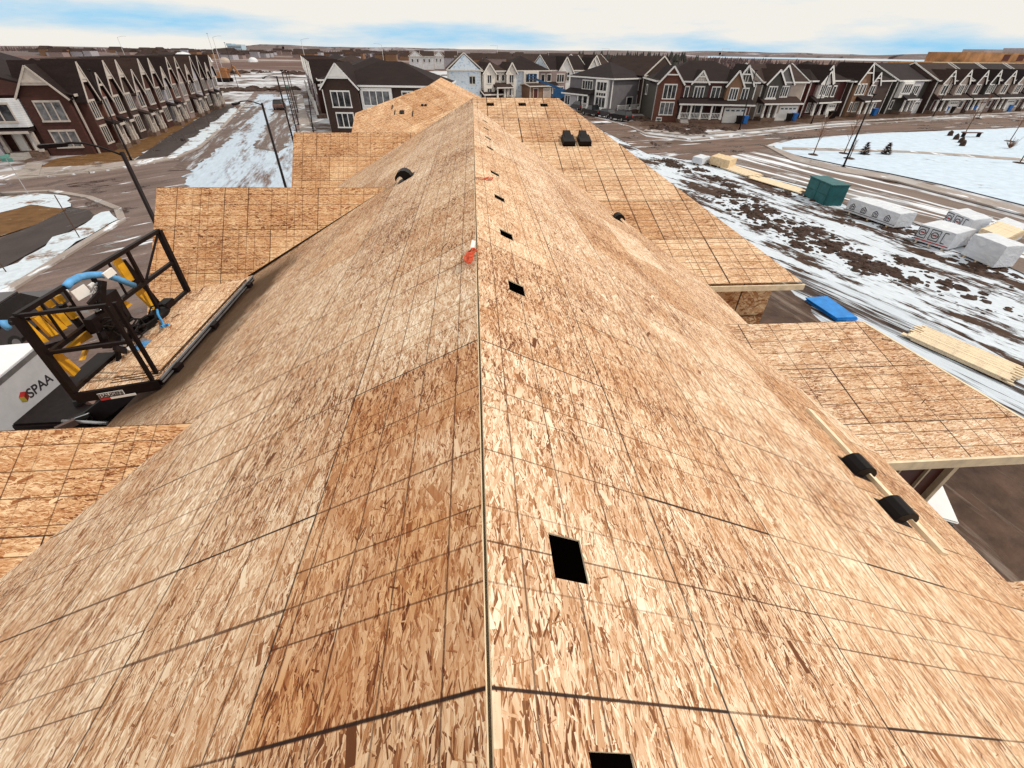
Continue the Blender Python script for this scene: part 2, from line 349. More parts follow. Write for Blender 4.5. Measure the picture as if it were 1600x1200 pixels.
M['g_site'] = snowy('site_snow_and_mud', (.66, .72, .80), (.036, .017, .010), (.085, .050, .036), .56, .34, (1.6, .40, 1), R(-18), .02, 1.3)
M['g_rut'] = snowy('rutted_mud', (.62, .68, .76), (.022, .011, .007), (.075, .044, .032), .54, .62, (2.6, .12, 1), R(-18), .03, 1., .6, .15)
M['g_rut2'] = snowy('worn_wheel_track', (.58, .62, .68), (.085, .055, .046), (.17, .12, .10), .30, .5, (2.0, .16, 1), R(-14), .06, 1., .6, .15)
M['g_mud'] = snowy('brown_mud', (.32, .25, .21), (.040, .020, .012), (.105, .058, .038), .10, .5, (2.0, .2, 1), R(-10), .08, 1., .55, .2)
M['g_snow'] = snowy('clean_snow', (.60, .71, .83), (.17, .10, .07), (.26, .17, .13), .93, .12, (1, 1, 1), 0, .03)
M['g_snowp'] = snowy('street_snow', (.50, .585, .69), (.11, .068, .055), (.22, .16, .14), .66, .30, (1.5, .22, 1), R(-14), .045, 1.)
M['g_verge'] = snowy('verge_snow', (.62, .69, .76), (.15, .075, .045), (.26, .15, .09), .70, .35, (1, 1, 1), 0, .04)
M['g_lawn'] = snowy('dormant_lawn', (.62, .60, .58), (.105, .050, .018), (.18, .095, .038), .10, .5, (1, 1, 1), 0, .05)
M['road_r'] = asphalt('wet_brown_road', (.070, .039, .027), (.195, .120, .090), R(75), .08, 7, .6)
M['road_r2'] = asphalt('slushy_road', (.10, .065, .05), (.22, .16, .135), R(-18), .40, 16, .2)
M['road_l'] = asphalt('wet_grey_road', (.085, .054, .045), (.215, .150, .130), R(45), .05, 5, .6)
M['path'] = asphalt('dark_path', (.030, .020, .018), (.055, .040, .037), 0, 0, 3, .2)
M['walk'] = asphalt('pale_pavement', (.26, .21, .19), (.38, .33, .30), 0, .16, 3, .1)
M['far'] = snowy('far_fields', (.50, .44, .42), (.085, .043, .036), (.16, .095, .078), .30, .006, (.5, 2.2, 1), 0, .06, 2)
M['hillm'] = snowy('far_hills', (.46, .45, .50), (.105, .075, .075), (.17, .13, .125), .28, .004, (1, 1, 3), 0, .06, 3)
M['woodm'] = plain('bare_woods', (.115, .075, .075), .9, .35, .02)
M['conifer_far'] = plain('far_spruce', (.045, .042, .036), .9, .4, .3)
#@@SETTING
# ------------------------------------------------------------------ the ground
def struct(o, label, cat='ground'): return tag(o, label, cat, None, 'structure')
def sheet(name, mat, pix, lift, label, cat='ground', world=False):
    pts = [V(p)if world else at(*p) for p in pix]; z = GZ+lift
    p2 = [V((p[0], p[1], 0)) for p in pts]; mb = MB(); rn = random.Random(len(label))
    if name in ('street_snow', 'snow_bank', 'lawn', 'verge', 'wheel_track', 'mud_yard', 'rutted_track', 'front_yards'):   # melting edges are ragged
        q2 = []
        for a, b in zip(p2, p2[1:]+p2[:1]):
            n = max(1, min(60, int((b-a).length/.9))); nr = V((-(b-a).y, (b-a).x, 0)).normalized(); amp = min(.45, (b-a).length*.06); w1, w2 = rn.uniform(0, 6), rn.uniform(0, 6)
            for i in range(n):
                t = i/n; q2.append(a.lerp(b, t)+nr*(0 if i == 0 else amp*(.5*sin(t*n*.7+w1)+.4*sin(t*n*1.9+w2)+rn.uniform(-.5, .5))))
        p2 = q2
    for t in tessellate_polygon([p2]):
        q = [V((p2[i].x, p2[i].y, z)) for i in t]
        if (q[1]-q[0]).cross(q[2]-q[0]).z < 0: q.reverse()
        mb.face(q)
    return struct(mb.build(name, mat), label, cat)
def kerb(name, pix, label, w_=.35, h=.13, lift=.0):
    pts = [at(*p) for p in pix]; mb = MB()
    for a, b in zip(pts, pts[1:]):
        a = V((a.x, a.y, GZ+h/2+lift)); b = V((b.x, b.y, GZ+h/2+lift)); mb.bar(a, b, w_, h)
    return struct(mb.build(name, M['walk']), label, 'kerb')

def build_terrain():
    mb = MB(); nr = [0, 20, 60, 120, 200, 260, 340, 450, 600, 800, 1050, 1350]; na = 72
    def P(r, a):
        x, y = r*sin(a), 60+r*cos(a); z = GZ
        return V((x, y, z))
    for i, (r0, r1) in enumerate(zip(nr, nr[1:])):
        for k in range(na):
            a0, a1 = 2*pi*k/na, 2*pi*(k+1)/na
            q = [P(r0, a0), P(r0, a1), P(r1, a1), P(r1, a0)]
            if r0 == 0: q = q[1:]
            mb.face(q[::-1], None, 0 if r1 <= 260 else 1)
    struct(mb.build('ground', [M['g_soil'], M['far']]), 'brown ground with melting snow reaching out to the horizon')
build_terrain()

def hills(name, dist, a0, a1, h0, hv, seed, label, mat='hillm', depth=350, base=-12):
    rnd = random.Random(seed); mb = MB(); n = 90; ph = [rnd.uniform(0, 6) for _ in range(6)]
    top = []
    for i in range(n+1):
        t = i/n; a = R(a0+(a1-a0)*t)
        h = h0+hv*(sin(t*5+ph[0])*.5+sin(t*13+ph[1])*.3+sin(t*31+ph[2])*.12+sin(t*67+ph[3])*.06)
        h *= min(1, t*7, (1-t)*7)
        fr = V((dist*sin(a), dist*cos(a), base)); md = V(((dist+depth*.5)*sin(a), (dist+depth*.5)*cos(a), GZ+h*.62)); bk = V(((dist+depth)*sin(a), (dist+depth)*cos(a), GZ+h)); bb = V(((dist+depth*2.2)*sin(a), (dist+depth*2.2)*cos(a), base))
        top.append((fr, md, bk, bb))
    for p, q in zip(top, top[1:]):
        for j in range(3): mb.face([p[j], q[j], q[j+1], p[j+1]])
    return struct(mb.build(name, M[mat], None, True), label, 'hills')
hills('hills', 1300, -52, -6, 4, 3, 3, 'low dark mauve rise along the horizon on the left')
hills('hills', 2300, -24, 2, 13, 5, 8, 'long brown hill on the horizon behind the street lamps')
hills('hills', 1500, -8, 24, 10, 2.5, 5, 'flat wooded rise on the horizon beyond the half built houses')
hills('hills', 2600, 12, 56, 17, 11, 11, 'snow streaked hills on the horizon behind the detached houses')
hills('hills', 700, -50, -22, 3.5, 2.0, 21, 'reddish brown bare bank behind the white domes', 'hillm', 60)

def woods(name, label, n, box, hmin, hmax, seed, mat):
    """a far wood that reads as one mass: many small uneven crowns"""
    rnd = random.Random(seed); mb = MB()
    for i in range(n):
        t = rnd.random(); s_ = rnd.random()
        x = box[0][0]+(box[1][0]-box[0][0])*t+rnd.uniform(-1, 1)*box[2]*.3; y = box[0][1]+(box[1][1]-box[0][1])*t+s_*box[2]
        h = rnd.uniform(hmin, hmax); r = h*rnd.uniform(.18, .34)
        for j in range(3):
            z0 = GZ+h*(.1+.28*j); z1 = GZ+h*(.5+.25*j); rr = r*(1-.27*j); a = rnd.uniform(0, 6)
            for k in range(5):
                a0 = a+k*2*pi/5; a1 = a+(k+1)*2*pi/5
                mb.face([(x+rr*cos(a0), y+rr*sin(a0), z0), (x+rr*cos(a1), y+rr*sin(a1), z0+rnd.uniform(-.3, .3)), (x, y, z1)])
    return tag(mb.build(name, mat), label, 'woods', None, 'stuff')
woods('spruce_wood', 'dark spruce wood standing behind the grey house', 170, ((72, 300), (112, 268), 40), 6, 11, 4, M['conifer_far'])
woods('bare_wood', 'bare brown woodland along the far side of the fields', 1300, ((-120, 620), (330, 560), 120), 3.5, 6.5, 5, M['woodm'])
woods('bare_wood', 'bare brown woodland behind the detached houses on the right', 500, ((110, 270), (330, 240), 70), 4, 8, 6, M['woodm'])
woods('bare_wood', 'dark thicket between the hip roofed house and the white houses', 90, ((22, 215), (46, 215), 14), 4, 7.5, 9, M['woodm'])

# --- right hand side
sheet('site_ground', M['g_site'], [(700, 330), (905, 178), (960, 212), (1010, 238), (1100, 252), (1260, 290), (1420, 345), (1600, 428), (1900, 640), (1900, 1100), (1500, 1300)], .02, 'snowy building site ground with clods of mud')
sheet('rutted_track', M['g_rut'], [(1090, 396), (1200, 412), (1320, 445), (1470, 510), (1600, 578), (1700, 660), (1650, 780), (1400, 660), (1200, 530)], .04, 'muddy wheel ruts running beside the unfinished roof', 'track')
sheet('mud_yard', M['g_mud'], [(1120, 440), (1215, 440), (1300, 520), (1420, 590), (1600, 690), (1750, 900), (1700, 1250), (1400, 1000)], .06, 'bare brown mud beside the wall of the unfinished building')
sheet('road', M['road_r'], [(885, 176), (905, 172), (940, 186), (985, 200), (1010, 214), (1080, 222), (1180, 213), (1300, 199), (1600, 181), (2000, 160), (2000, 180), (1600, 199), (1400, 206), (1230, 217), (1195, 228), (1212, 240), (1290, 262), (1340, 330), (1260, 292), (1100, 254), (1010, 240), (960, 214)], .05, 'wet brown road curving past the detached houses', 'road')
sheet('road', M['road_r2'], [(1100, 252), (1200, 233), (1240, 246), (1340, 275), (1420, 296), (1600, 345), (1900, 440), (2000, 560), (1900, 640), (1600, 430), (1420, 346), (1260, 292)], .07, 'slushy road with snow streaks beside the wrapped lumber', 'road')
sheet('snow_field', M['g_snow'], [(1208, 228), (1240, 219), (1400, 208), (1600, 201), (2000, 180), (2000, 440), (1800, 380), (1600, 322), (1470, 289), (1390, 272), (1317, 259), (1255, 246), (1215, 236)], .09, 'clean snow lying over the park')
sheet('path', M['walk'], [(1222, 231), (1300, 233), (1420, 237), (1520, 243), (1640, 252), (1640, 256), (1520, 247), (1420, 240), (1300, 237), (1222, 235)], .11, 'narrow cleared path crossing the snowy park', 'path')
sheet('pavement', M['walk'], [(1196, 229), (1206, 230), (1252, 247), (1317, 263), (1400, 277), (1600, 328), (1850, 402), (1850, 412), (1600, 338), (1400, 285), (1310, 270), (1240, 253)], .12, 'pale pavement round the edge of the park', 'pavement')
kerb('kerb', [(1196, 229), (1240, 253), (1310, 270), (1400, 285), (1600, 338), (1850, 412)], 'pale kerb along the park side of the slushy road', .3, .13, .05)
sheet('front_yards', M['g_mud'], [(1000, 196), (1100, 203), (1180, 202), (1300, 190), (1600, 174), (2000, 150), (2000, 143), (1600, 160), (1360, 168), (1170, 180), (1010, 176)], .03, 'bare front yards of the detached houses')
kerb('kerb', [(930, 184), (985, 199), (1012, 211), (1080, 219), (1180, 210), (1300, 197), (1600, 180), (1900, 164)], 'pale kerb along the detached houses', .6, .14)
sheet('pavement', M['walk'], [(1005, 205), (1080, 213), (1180, 205), (1300, 193), (1600, 177), (1600, 175), (1300, 190), (1180, 202), (1080, 209), (1010, 202)], .07, 'pavement in front of the detached houses', 'pavement')
# --- left hand side
sheet('road', M['road_l'], [(-260, 330), (0, 283), (60, 278), (140, 270), (215, 258), (262, 248), (310, 230), (345, 200), (385, 158), (400, 140), (470, 140), (470, 155), (500, 215), (520, 300), (560, 420), (300, 640), (0, 900), (-500, 700)], .03, 'wet grey road at the junction by the brick row', 'road')
sheet('street_snow', M['g_snowp'], [(285, 300), (300, 262), (345, 215), (392, 165), (405, 148), (452, 148), (455, 170), (462, 200), (476, 232), (520, 300)], .06, 'packed snow with wheel tracks on the left street')
sheet('wheel_track', M['g_rut2'], [(262, 268), (316, 227), (396, 166), (412, 168), (352, 224), (302, 266)], .075, 'brown wheel track worn through the snow of the left street', 'track')
sheet('wheel_track', M['g_rut2'], [(396, 232), (420, 190), (430, 166), (452, 166), (459, 182), (452, 222), (436, 240)], .075, 'brown wheel track in front of the muddy pickup', 'track')
sheet('snow_bank', M['g_verge'], [(262, 246), (285, 232), (310, 210), (348, 182), (366, 168), (374, 175), (345, 200), (310, 231), (285, 243)], .1, 'long snow bank between the street and the dark path')
sheet('path', M['path'], [(210, 252), (222, 243), (262, 215), (310, 186), (350, 163), (366, 166), (348, 181), (310, 209), (262, 245), (235, 250)], .08, 'dark path running along the brick row', 'path')
sheet('lawn', M['g_lawn'], [(60, 262), (90, 248), (150, 240), (200, 215), (260, 190), (330, 160), (350, 163), (310, 186), (262, 214), (222, 243), (205, 252), (140, 260)], .05, 'strip of dormant brown lawn in front of the brick row')
sheet('pavement', M['walk'], [(-260, 310), (0, 270), (60, 263), (140, 260), (205, 252), (262, 246), (285, 243), (270, 249), (215, 258), (140, 269), (60, 277), (0, 282), (-260, 328)], .1, 'pale pavement in front of the corner town house', 'pavement')
sheet('walkway', M['walk'], [(28, 277), (44, 256), (68, 256), (62, 276)], .13, 'short concrete walk leading to the front steps', 'path')
sheet('verge', M['g_lawn'], [(-300, 420), (-100, 350), (0, 328), (60, 318), (98, 322), (104, 336), (60, 352), (0, 372), (-300, 470)], .1, 'dry grass on the near corner of the junction')
sheet('snow_bank', M['g_verge'], [(-100, 345), (0, 310), (60, 304), (105, 308), (112, 325), (98, 328), (50, 322), (0, 335), (-100, 372)], .12, 'thin snow along the edge of the dry grass')
sheet('path', M['path'], [(-300, 520), (0, 376), (60, 352), (112, 326), (140, 330), (152, 342), (130, 352), (0, 425), (-300, 580)], .11, 'dark path on the near corner of the junction', 'path')
sheet('snow_bank', M['g_verge'], [(-300, 600), (0, 424), (135, 352), (160, 334), (172, 332), (186, 345), (140, 372), (30, 440), (-60, 500), (-300, 640)], .13, 'snow bank beside the dark path on the near corner')
kerb('kerb', [(-200, 590), (30, 446), (145, 374), (192, 346), (185, 328), (140, 310), (80, 300), (0, 304), (-100, 330)], 'pale kerb round the near corner of the junction', .5, .13, .02)
kerb('kerb', [(-100, 298), (0, 284), (140, 271), (215, 260), (270, 250), (312, 232), (348, 200), (380, 165)], 'pale kerb along the brick row', .5, .13, .02)
sheet('pavement', M['walk'], [(464, 150), (473, 150), (478, 175), (488, 205), (500, 240), (478, 240), (468, 200)], .07, 'pavement beside the umber brick town house', 'pavement')

def mounds(name, label, pix, n, seed, smin, smax, groups=14, spread=1.3):
    """heaps of soil: ragged little clods gathered in clusters along a line"""
    rnd = random.Random(seed); pts = [at(*p) for p in pix]; mb = MB(); cs = []
    for i in range(groups):
        t = (i+rnd.random())/groups*(len(pts)-1); k = int(t); cs.append((pts[k].lerp(pts[min(k+1, len(pts)-1)], t-k)+V((rnd.gauss(0, .9), rnd.gauss(0, 1.2), 0)), rnd.uniform(.5, 1.5)))
    for i in range(n):
        c, sp = rnd.choice(cs); g1, g2 = rnd.gauss(0, 1), rnd.gauss(0, 1); fall = math.exp(-.35*(g1*g1+g2*g2))
        p = c+V((g1*spread*sp*.6, g2*spread*sp, 0)); r = smin+(smax-smin)*rnd.random()*fall; m = 7
        hz = r*rnd.uniform(.22, .55); a0 = rnd.uniform(0, 6); st = rnd.uniform(.8, 1.5); rings = []
        for rr, zz in ((1, 0), (.78, .5), (.4, .85)):
            rings.append([V((p.x+r*rr*cos(a)*rnd.uniform(.55, 1.35), p.y+r*rr*st*sin(a)*rnd.uniform(.55, 1.35), GZ+.01+hz*zz*rnd.uniform(.5, 1.3))) for a in [a0+2*pi*q/m for q in range(m)]])
        tp_ = V((p.x+rnd.uniform(-.2, .2)*r, p.y+rnd.uniform(-.2, .2)*r, GZ+hz))
        for a, b in zip(rings, rings[1:]):
            for q in range(m): mb.face([a[q], a[(q+1) % m], b[(q+1) % m], b[q]])
        for q in range(m): mb.face([rings[-1][q], rings[-1][(q+1) % m], tp_])
    return tag(mb.build(name, M['dirtmound']), label, 'soil', None, 'stuff')
mounds('soil_clods', 'dark clods of soil lying in the snow beside the road', [(1030, 248), (1075, 262), (1120, 290), (1160, 318), (1210, 345), (1260, 372), (1310, 392), (1370, 420), (1470, 432)], 1500, 2, .04, .46, 34, 1.25)
mounds('soil_clods', 'mud heaped round the teal box and the wrapped bundles', [(1235, 300), (1300, 322), (1350, 350), (1400, 365), (1480, 400), (1560, 430)], 260, 3, .06, .5, 10, 1.2)

woods('bare_wood', 'low brown scrub along the far left horizon', 900, ((-900, 760), (-150, 1000), 160), 3, 6.5, 31, M['woodm'])
def far_town(label, n, seed, box):
    """far-off roofs and pale walls that read as one mass"""
    rn = random.Random(seed); mb = MB()
    for i in range(n):
        x = rn.uniform(box[0], box[1]); y = rn.uniform(box[2], box[3]); w_ = rn.uniform(7, 15); d_ = rn.uniform(7, 12); h = rn.uniform(3, 6); r_ = rn.uniform(1.2, 2.6); k = rn.choice((0, 0, 1, 3))
        mb.box((x, y, GZ-1), (x+w_, y+d_, GZ+h), k)
        mb.prism([(x-.4, y-.4, GZ+h), (x-.4, y+d_/2, GZ+h+r_), (x-.4, y+d_+.4, GZ+h)], (w_+.8, 0, 0), 2)
    return tag(mb.build('far_town', [M['s_lilac'], M['s_mauve'], M['shingle_b'], M['s_tan']]), label, 'houses', None, 'stuff')
far_town('scattered far roofs and pale walls below the left horizon', 120, 4, (-520, -60, 420, 900))
far_town('scattered far roofs and pale walls beyond the half built houses', 90, 6, (-40, 140, 330, 640))
# ------------------------------------------------------------------ the unfinished building
def osb_plane(name, poly, origin, udir, mat, parent, holes=(), thick=.012, du=0., vdir=None):
    """sheathed roof plane: poly = world points in one plane, holes = (u0,u1,v0,v1) rectangles in its own metres"""
    o = V(origin); u = V(udir).normalized(); n = V((0, 0, 0)); pts = [V(p) for p in poly]
    for i in range(len(pts)): n += (pts[i]-pts[0]).cross(pts[(i+1) % len(pts)]-pts[0])
    n.normalize(); n = n if n.z > 0 else -n
    u = (u-n*u.dot(n)).normalized(); v = u.cross(n); v = v if v.z < 0 else -v
    loops = [[V(((p-o).dot(u), (p-o).dot(v), 0)) for p in pts]]
    for a, b, c, d in holes: loops.append([V((a, c, 0)), V((b, c, 0)), V((b, d, 0)), V((a, d, 0))])
    flat = [p for l in loops for p in l]; W = lambda p, k=0: o+u*p.x+v*p.y+n*k
    mb = MB(parent.location)
    for t in tessellate_polygon(loops):
        q = [flat[i] for i in t]
        if (W(q[1])-W(q[0])).cross(W(q[2])-W(q[0])).dot(n) < 0: q.reverse()
        mb.face([W(p) for p in q], [(p.x+du, p.y) for p in q], 0)
        mb.face([W(p, -thick) for p in q[::-1]], [(p.x+du, p.y) for p in q[::-1]], 0)
    for l in loops:
        for i in range(len(l)):
            a, b = l[i], l[(i+1) % len(l)]; mb.face([W(a), W(b), W(b, -thick), W(a, -thick)], None, 1)
    for i in range(len(mb.uv)):
        if mb.uv[i] is None: mb.uv[i] = [(0, 0)]*4
    return mb.build(name, [mat, M['lumber2']], parent)

bld = thing('unfinished_townhouse', 'long unfinished town house with bare wood sheathing on all its roofs, in the foreground', 'house', (0, 9, GZ))
S5 = math.sqrt(1.25); XE = 6.08; OS = M['osb']
hh = [(1.09, 1.34), (4.29, 4.56), (6.03, 6.31), (7.95, 8.22), (9.88, 10.14), (12.83, 13.1), (14.5, 14.77), (16.4, 16.67), (18.3, 18.57), (21.0, 21.2)]
holes = [(a, b, .375, .575) for a, b in hh]+[(.19, .43, .40, .60)]
RY0, RY1 = -3.2, 21.8
g_ = .012
osb_plane('roof_sheathing', [(g_, RY0, -g_/2), (g_, RY1, -g_/2), (XE, 10.45, -XE/2), (XE, RY0, -XE/2)], (0, 0, 0), (0, 1, 0), OS, bld, holes)
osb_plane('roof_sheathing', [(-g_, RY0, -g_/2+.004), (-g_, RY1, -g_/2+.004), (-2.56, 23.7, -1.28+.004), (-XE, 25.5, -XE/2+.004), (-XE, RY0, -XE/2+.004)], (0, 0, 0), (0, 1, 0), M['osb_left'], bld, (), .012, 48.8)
# ridge board showing as a pale edge beside the gap
mb = MB(bld.location); mb.bar((-.012, RY0, -.14), (-.012, RY1, -.14), .038, .14); mb.build('ridge_board', M['lumber'], bld)
osb_plane('roof_sheathing', [(-.005, 21.8, 0), (.02, 22.55, .20), (-2.56, 23.72, -1.27)], (0, 21.8, 0), (0, 1, 0), OS, bld)
# wing to the right with a hip end
SW = 3.04/11.35; zr = -XE/2+SW*(22.55-10.45)
wing = [(XE, 10.45, -XE/2), (8.74, 10.45, -XE/2), (3.74, 22.55, zr), (.02, 22.55, zr), (0, RY1, 0)]
wn_h = [onplane(*p, (0, -SW, 1), (XE, 10.45, -XE/2)) for p in ((766, 163), (816, 163), (850, 164))]
k_ = math.sqrt(1+SW*SW)
osb_plane('wing_roof', wing, (0, 22.55, zr), (1, 0, 0), M['osb_wing'], bld, [(p.x-.16, p.x+.16, (22.55-p.y)*k_-.17, (22.55-p.y)*k_+.17) for p in wn_h], .012, 0)
osb_plane('wing_roof', [(8.74, 10.45, -XE/2), (3.74, 22.55, zr), (8.74, 33, -XE/2)], (3.74, 22.55, zr), (0, 1, 0), M['osb_wing'], bld)
osb_plane('wing_roof', [(3.74, 22.55, zr), (8.74, 33, -XE/2), (-1.5, 33, -XE/2), (.02, 22.55, zr)], (0, 22.55, zr), (1, 0, 0), M['osb_wing'], bld)
def cross_gable(x0, x1, Y, zr_, s_near, zlow, s_far, xin, matk, course_u=0):
    """ridge along X from x0 (buried in the main roof) to x1; near and far slopes"""
    dy = (zr_-zlow)/s_near; df = (zr_-zlow)/s_far
    near = [(x0, Y, zr_), (x1, Y, zr_), (x1, Y-dy, zlow), (xin, Y-dy, zlow)]
    return near, df
def gable_roof(name, x0, x1, Y, zr_, sn, zlow, sf, xin, mk, vy, du=0.):
    ve = vy
    near = [(x0, Y, zr_), (x1, Y, zr_), (x1, Y-(zr_-zlow)/sn, zlow), (xin, Y-(zr_-zlow)/sn, zlow)]+([ve] if ve else [])
    osb_plane(name, near, (x0, Y, zr_), (1, 0, 0), M[mk], bld, (), .012, du)
    far = [(x0, Y+.012, zr_-.012), (x1, Y+.012, zr_-.012), (x1, Y+(zr_-zlow)/sf, zlow), (xin, Y+(zr_-zlow)/sf, zlow)]
    osb_plane(name, far, (x0, Y, zr_), (1, 0, 0), M[mk], bld, (), .012, du+.4)
    # gable end wall under the rake
    s_ = 1 if x1 > 0 else -1; xw = x1-s_*.12; m2 = MB(bld.location)
    yn = Y-(zr_-zlow)/sn+.05; yf = Y+(zr_-zlow)/sf-.05
    m2.prism([(xw, Y, zr_-.05), (xw, yn, zlow-.02), (xw, yn, GZ), (xw, yf, GZ), (xw, yf, zlow-.02)], (-s_*.15, 0, 0))
    m2.box((min(xin, xw), yn+.02, GZ), (max(xin, xw), yn+.14, zlow-.02))
    m2.build('gable_wall', M['tancon'], bld)
gable_roof('cross_gable_roof', -2.47, -8.5, 13.2, -1.23, .95, -4.2, .95, -6.3, 'osb_shade_orange', (-XE, 11.45, -XE/2), 0)
gable_roof('cross_gable_roof', -2.56, -8.28, 23.7, -1.28, .95, -4.2, .95, -6.3, 'osb_shade_orange', (-XE, 21.7, -XE/2-.15), 1.)
gable_roof('cross_gable_roof', -3.48, -9.4, 4.15, -1.74, .52, -3.45, 1.4, -6.4, 'osb_shade_orange', (-XE, 1.65, -3.04), .6)
# shallow roof over the side porch on the right
pr = [(4.77, 7.2, -2.39), (7.61, 7.2, -2.39), (9.28, 4.14, -3.064), (6.12, 4.14, -3.064)]
osb_plane('porch_roof', pr, (4.77, 7.2, -2.39), (1, 0, 0), M['osb_porch'], bld, (), .014, .3)
osb_plane('porch_roof', [(4.77, 7.22, -2.40), (7.61, 7.22, -2.40), (7.9, 9.6, -3.9), (6.2, 9.6, -3.9)], (4.77, 7.2, -2.39), (1, 0, 0), OS, bld)
mb = MB(bld.location)
mb.bar((6.1, 4.12, -3.16), (9.35, 4.12, -3.16), .045, .18); mb.bar((7.66, 7.2, -2.47), (9.33, 4.14, -3.15), .045, .16)

mb.build('fascia', M['lumber2'], bld)
mb = MB(bld.location); mb.bar((6.05, 10.40, -XE/2-.13), (8.8, 10.40, -XE/2-.13), .045, .15); mb.build('fascia', M['lumber2'], bld)
mb = MB(bld.location); mb.box((6.0, 10.75, GZ), (8.2, 10.9, -3.2)); mb.build('wall', M['osb_shade_orange'], bld)
# open stud wall of the porch
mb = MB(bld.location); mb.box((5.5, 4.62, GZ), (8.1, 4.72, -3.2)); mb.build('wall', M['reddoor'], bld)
mb = MB(bld.location)
for x in (6.55, 7.15, 7.7): mb.box((x, 4.57, GZ), (x+.035, 4.62, -3.2))
mb.box((8.08, 4.52, GZ), (8.17, 4.70, -3.2)); mb.build('stud', M['lumber2'], bld)
mb = MB(bld.location); mb.box((-5.6, RY0, GZ), (5.55, 30, -3.25)); mb.box((5.5, 11, GZ), (8.1, 31, -3.3)); mb.build('wall', M['shade_attic'], bld)  # near-black box, stands in for the shade inside the vent holes
mb = MB(bld.location)
for s_ in (-1, 1): mb.bar((s_*(XE-.03), RY0, -XE/2-.1), (s_*(XE-.03), 10.4 if s_ > 0 else 25.4, -XE/2-.1), .04, .15)
mb.build('eave_board', M['lumber2'], bld)
# small lower roof just showing at the right edge of the picture
a = V((6.0, 2.2, -3.2)); osb_plane('porch_roof', [(5.9, 2.25, -3.10), (9, 2.25, -3.10), (9, -1.5, -3.92), (5.9, -1.5, -3.92)], (5.9, 2.25, -3.1), (1, 0, 0), OS, bld)
mb = MB(bld.location); mb.box((5.6, -1.4, GZ), (8.8, 2.05, -3.95)); mb.build('wall', M['tancon'], bld)
mb = MB(bld.location); mb.bar((5.95, 2.24, -3.19), (9.0, 2.24, -3.19), .04, .14); mb.bar((9.0, 2.24, -3.19), (9.0, -1.5, -4.01), .04, .14); mb.build('fascia', M['lumber2'], bld)
# attic is closed below and coloured near black, painting shade in the vent holes
# roof vents (black hoods)
def hood(x, y, rot, lab, side=1, s=1.):
    """hooded roof vent on the main roof: flange, rounded hood open down the slope"""
    nrm = V((.5*side, 0, 1)).normalized(); dn = V((side, 0, -.5)).normalized(); al = dn.cross(nrm)
    o = V((x, y, -abs(x)*.5)); B = lambda a, b, c: o+dn*a*s+al*b*s+nrm*c*s
    mb = MB(bld.location)
    mb.hexa([B(a, b, c) for c in (.001, .009) for b in (-.24, .24) for a in (-.26, .22)])
    prof = [(-.20, .01), (-.185, .11), (-.12, .20), (-.02, .245), (.10, .235), (.20, .175), (.245, .10), (.215, .095), (.16, .13), (.08, .14), (.04, .11), (.03, .01)]
    mb.prism([B(a, -.19, c) for a, c in prof], al*.38*s)
    v_ = mb.build('roof_vent', M['black'], bld, False, .004); v_['label'] = lab
for (px, py, lab) in ((1337, 732, 'black hooded vent nearer the ridge batten end'), (1397, 800, 'black hooded vent low on the right slope, nearest the camera'), (967, 343, 'black hooded vent far down the right slope')):
    p = onplane(px, py, (.5, 0, 1), (0, 0, 0)); hood(p.x-.05, p.y-.03, 0, lab, 1, .70)
p = onplane(634, 279, (-.5, 0, 1), (0, 0, 0)); hood(p.x, p.y, 0, 'black hooded vent on the left slope', -1, 1.0)
for px, py in ((887, 221), (912, 221)):
    p = onplane(px, py, (0, -SW, 1), (XE, 10.45, -XE/2)); mb = MB(bld.location); dn = V((0, -1, -SW)).normalized(); n_ = V((0, -SW, 1)).normalized(); e_ = V((1, 0, 0))
    Q = lambda a, b, c: p+e_*a+dn*b+n_*c
    mb.hexa([Q(a, b, c) for c in (.002, .012) for b in (-.34, .42) for a in (-.24, .24)])
    mb.hexa([Q(a, b, c*(1 if b < 0 else .8)) for c in (.012, .2) for b in (-.5, .1) for a in (-.14, .14)])
    mb.hexa([Q(a, b, c) for c in (.012, .16) for b in (-.22, .38) for a in (-.22, .22)])
    mb.build('roof_vent', M['black'], bld, False, .01)
# next block of the same development
nb = thing('unfinished_townhouse', 'next unfinished block with a hipped wood sheathed roof, beyond the long roof', 'house', (-2.7, 36, GZ))
A_, B_, C_, D_ = V((-2.74, 34, 0)), V((-6.95, 30.8, -1.22)), V((-6.9, 28.85, -1.96)), V((-.46, 31.9, -.8))
D2 = A_.lerp(D_, 2.0); lowL = V((-6.9, 26.4, -2.89)); lowR = V((1.6, 26.4, -2.89))
def on_nb(p): return V((p.x, p.y, (p.y-34)*.38))
osb_plane('roof_sheathing', [on_nb(A_), on_nb(B_), on_nb(C_), on_nb(lowL), on_nb(lowR), on_nb(D2)], on_nb(B_), on_nb(A_)-on_nb(B_), M['osb_far'], nb)
osb_plane('roof_sheathing', [on_nb(A_), on_nb(D2), (3, 48, -2.6), (-2.7, 48, 0)], (-2.7, 34, 0), (0, 1, 0), M['osb_far'], nb)
osb_plane('roof_sheathing', [on_nb(A_), on_nb(B_), (-8.5, 48, -2.9), (-2.7, 48, 0)], (-2.7, 34, 0), (0, 1, 0), M['osb_far'], nb)
mb = MB(nb.location); mb.box((-6.6, 30.2, GZ), (1.5, 48, -3.1)); mb.build('wall', M['tancon'], nb)
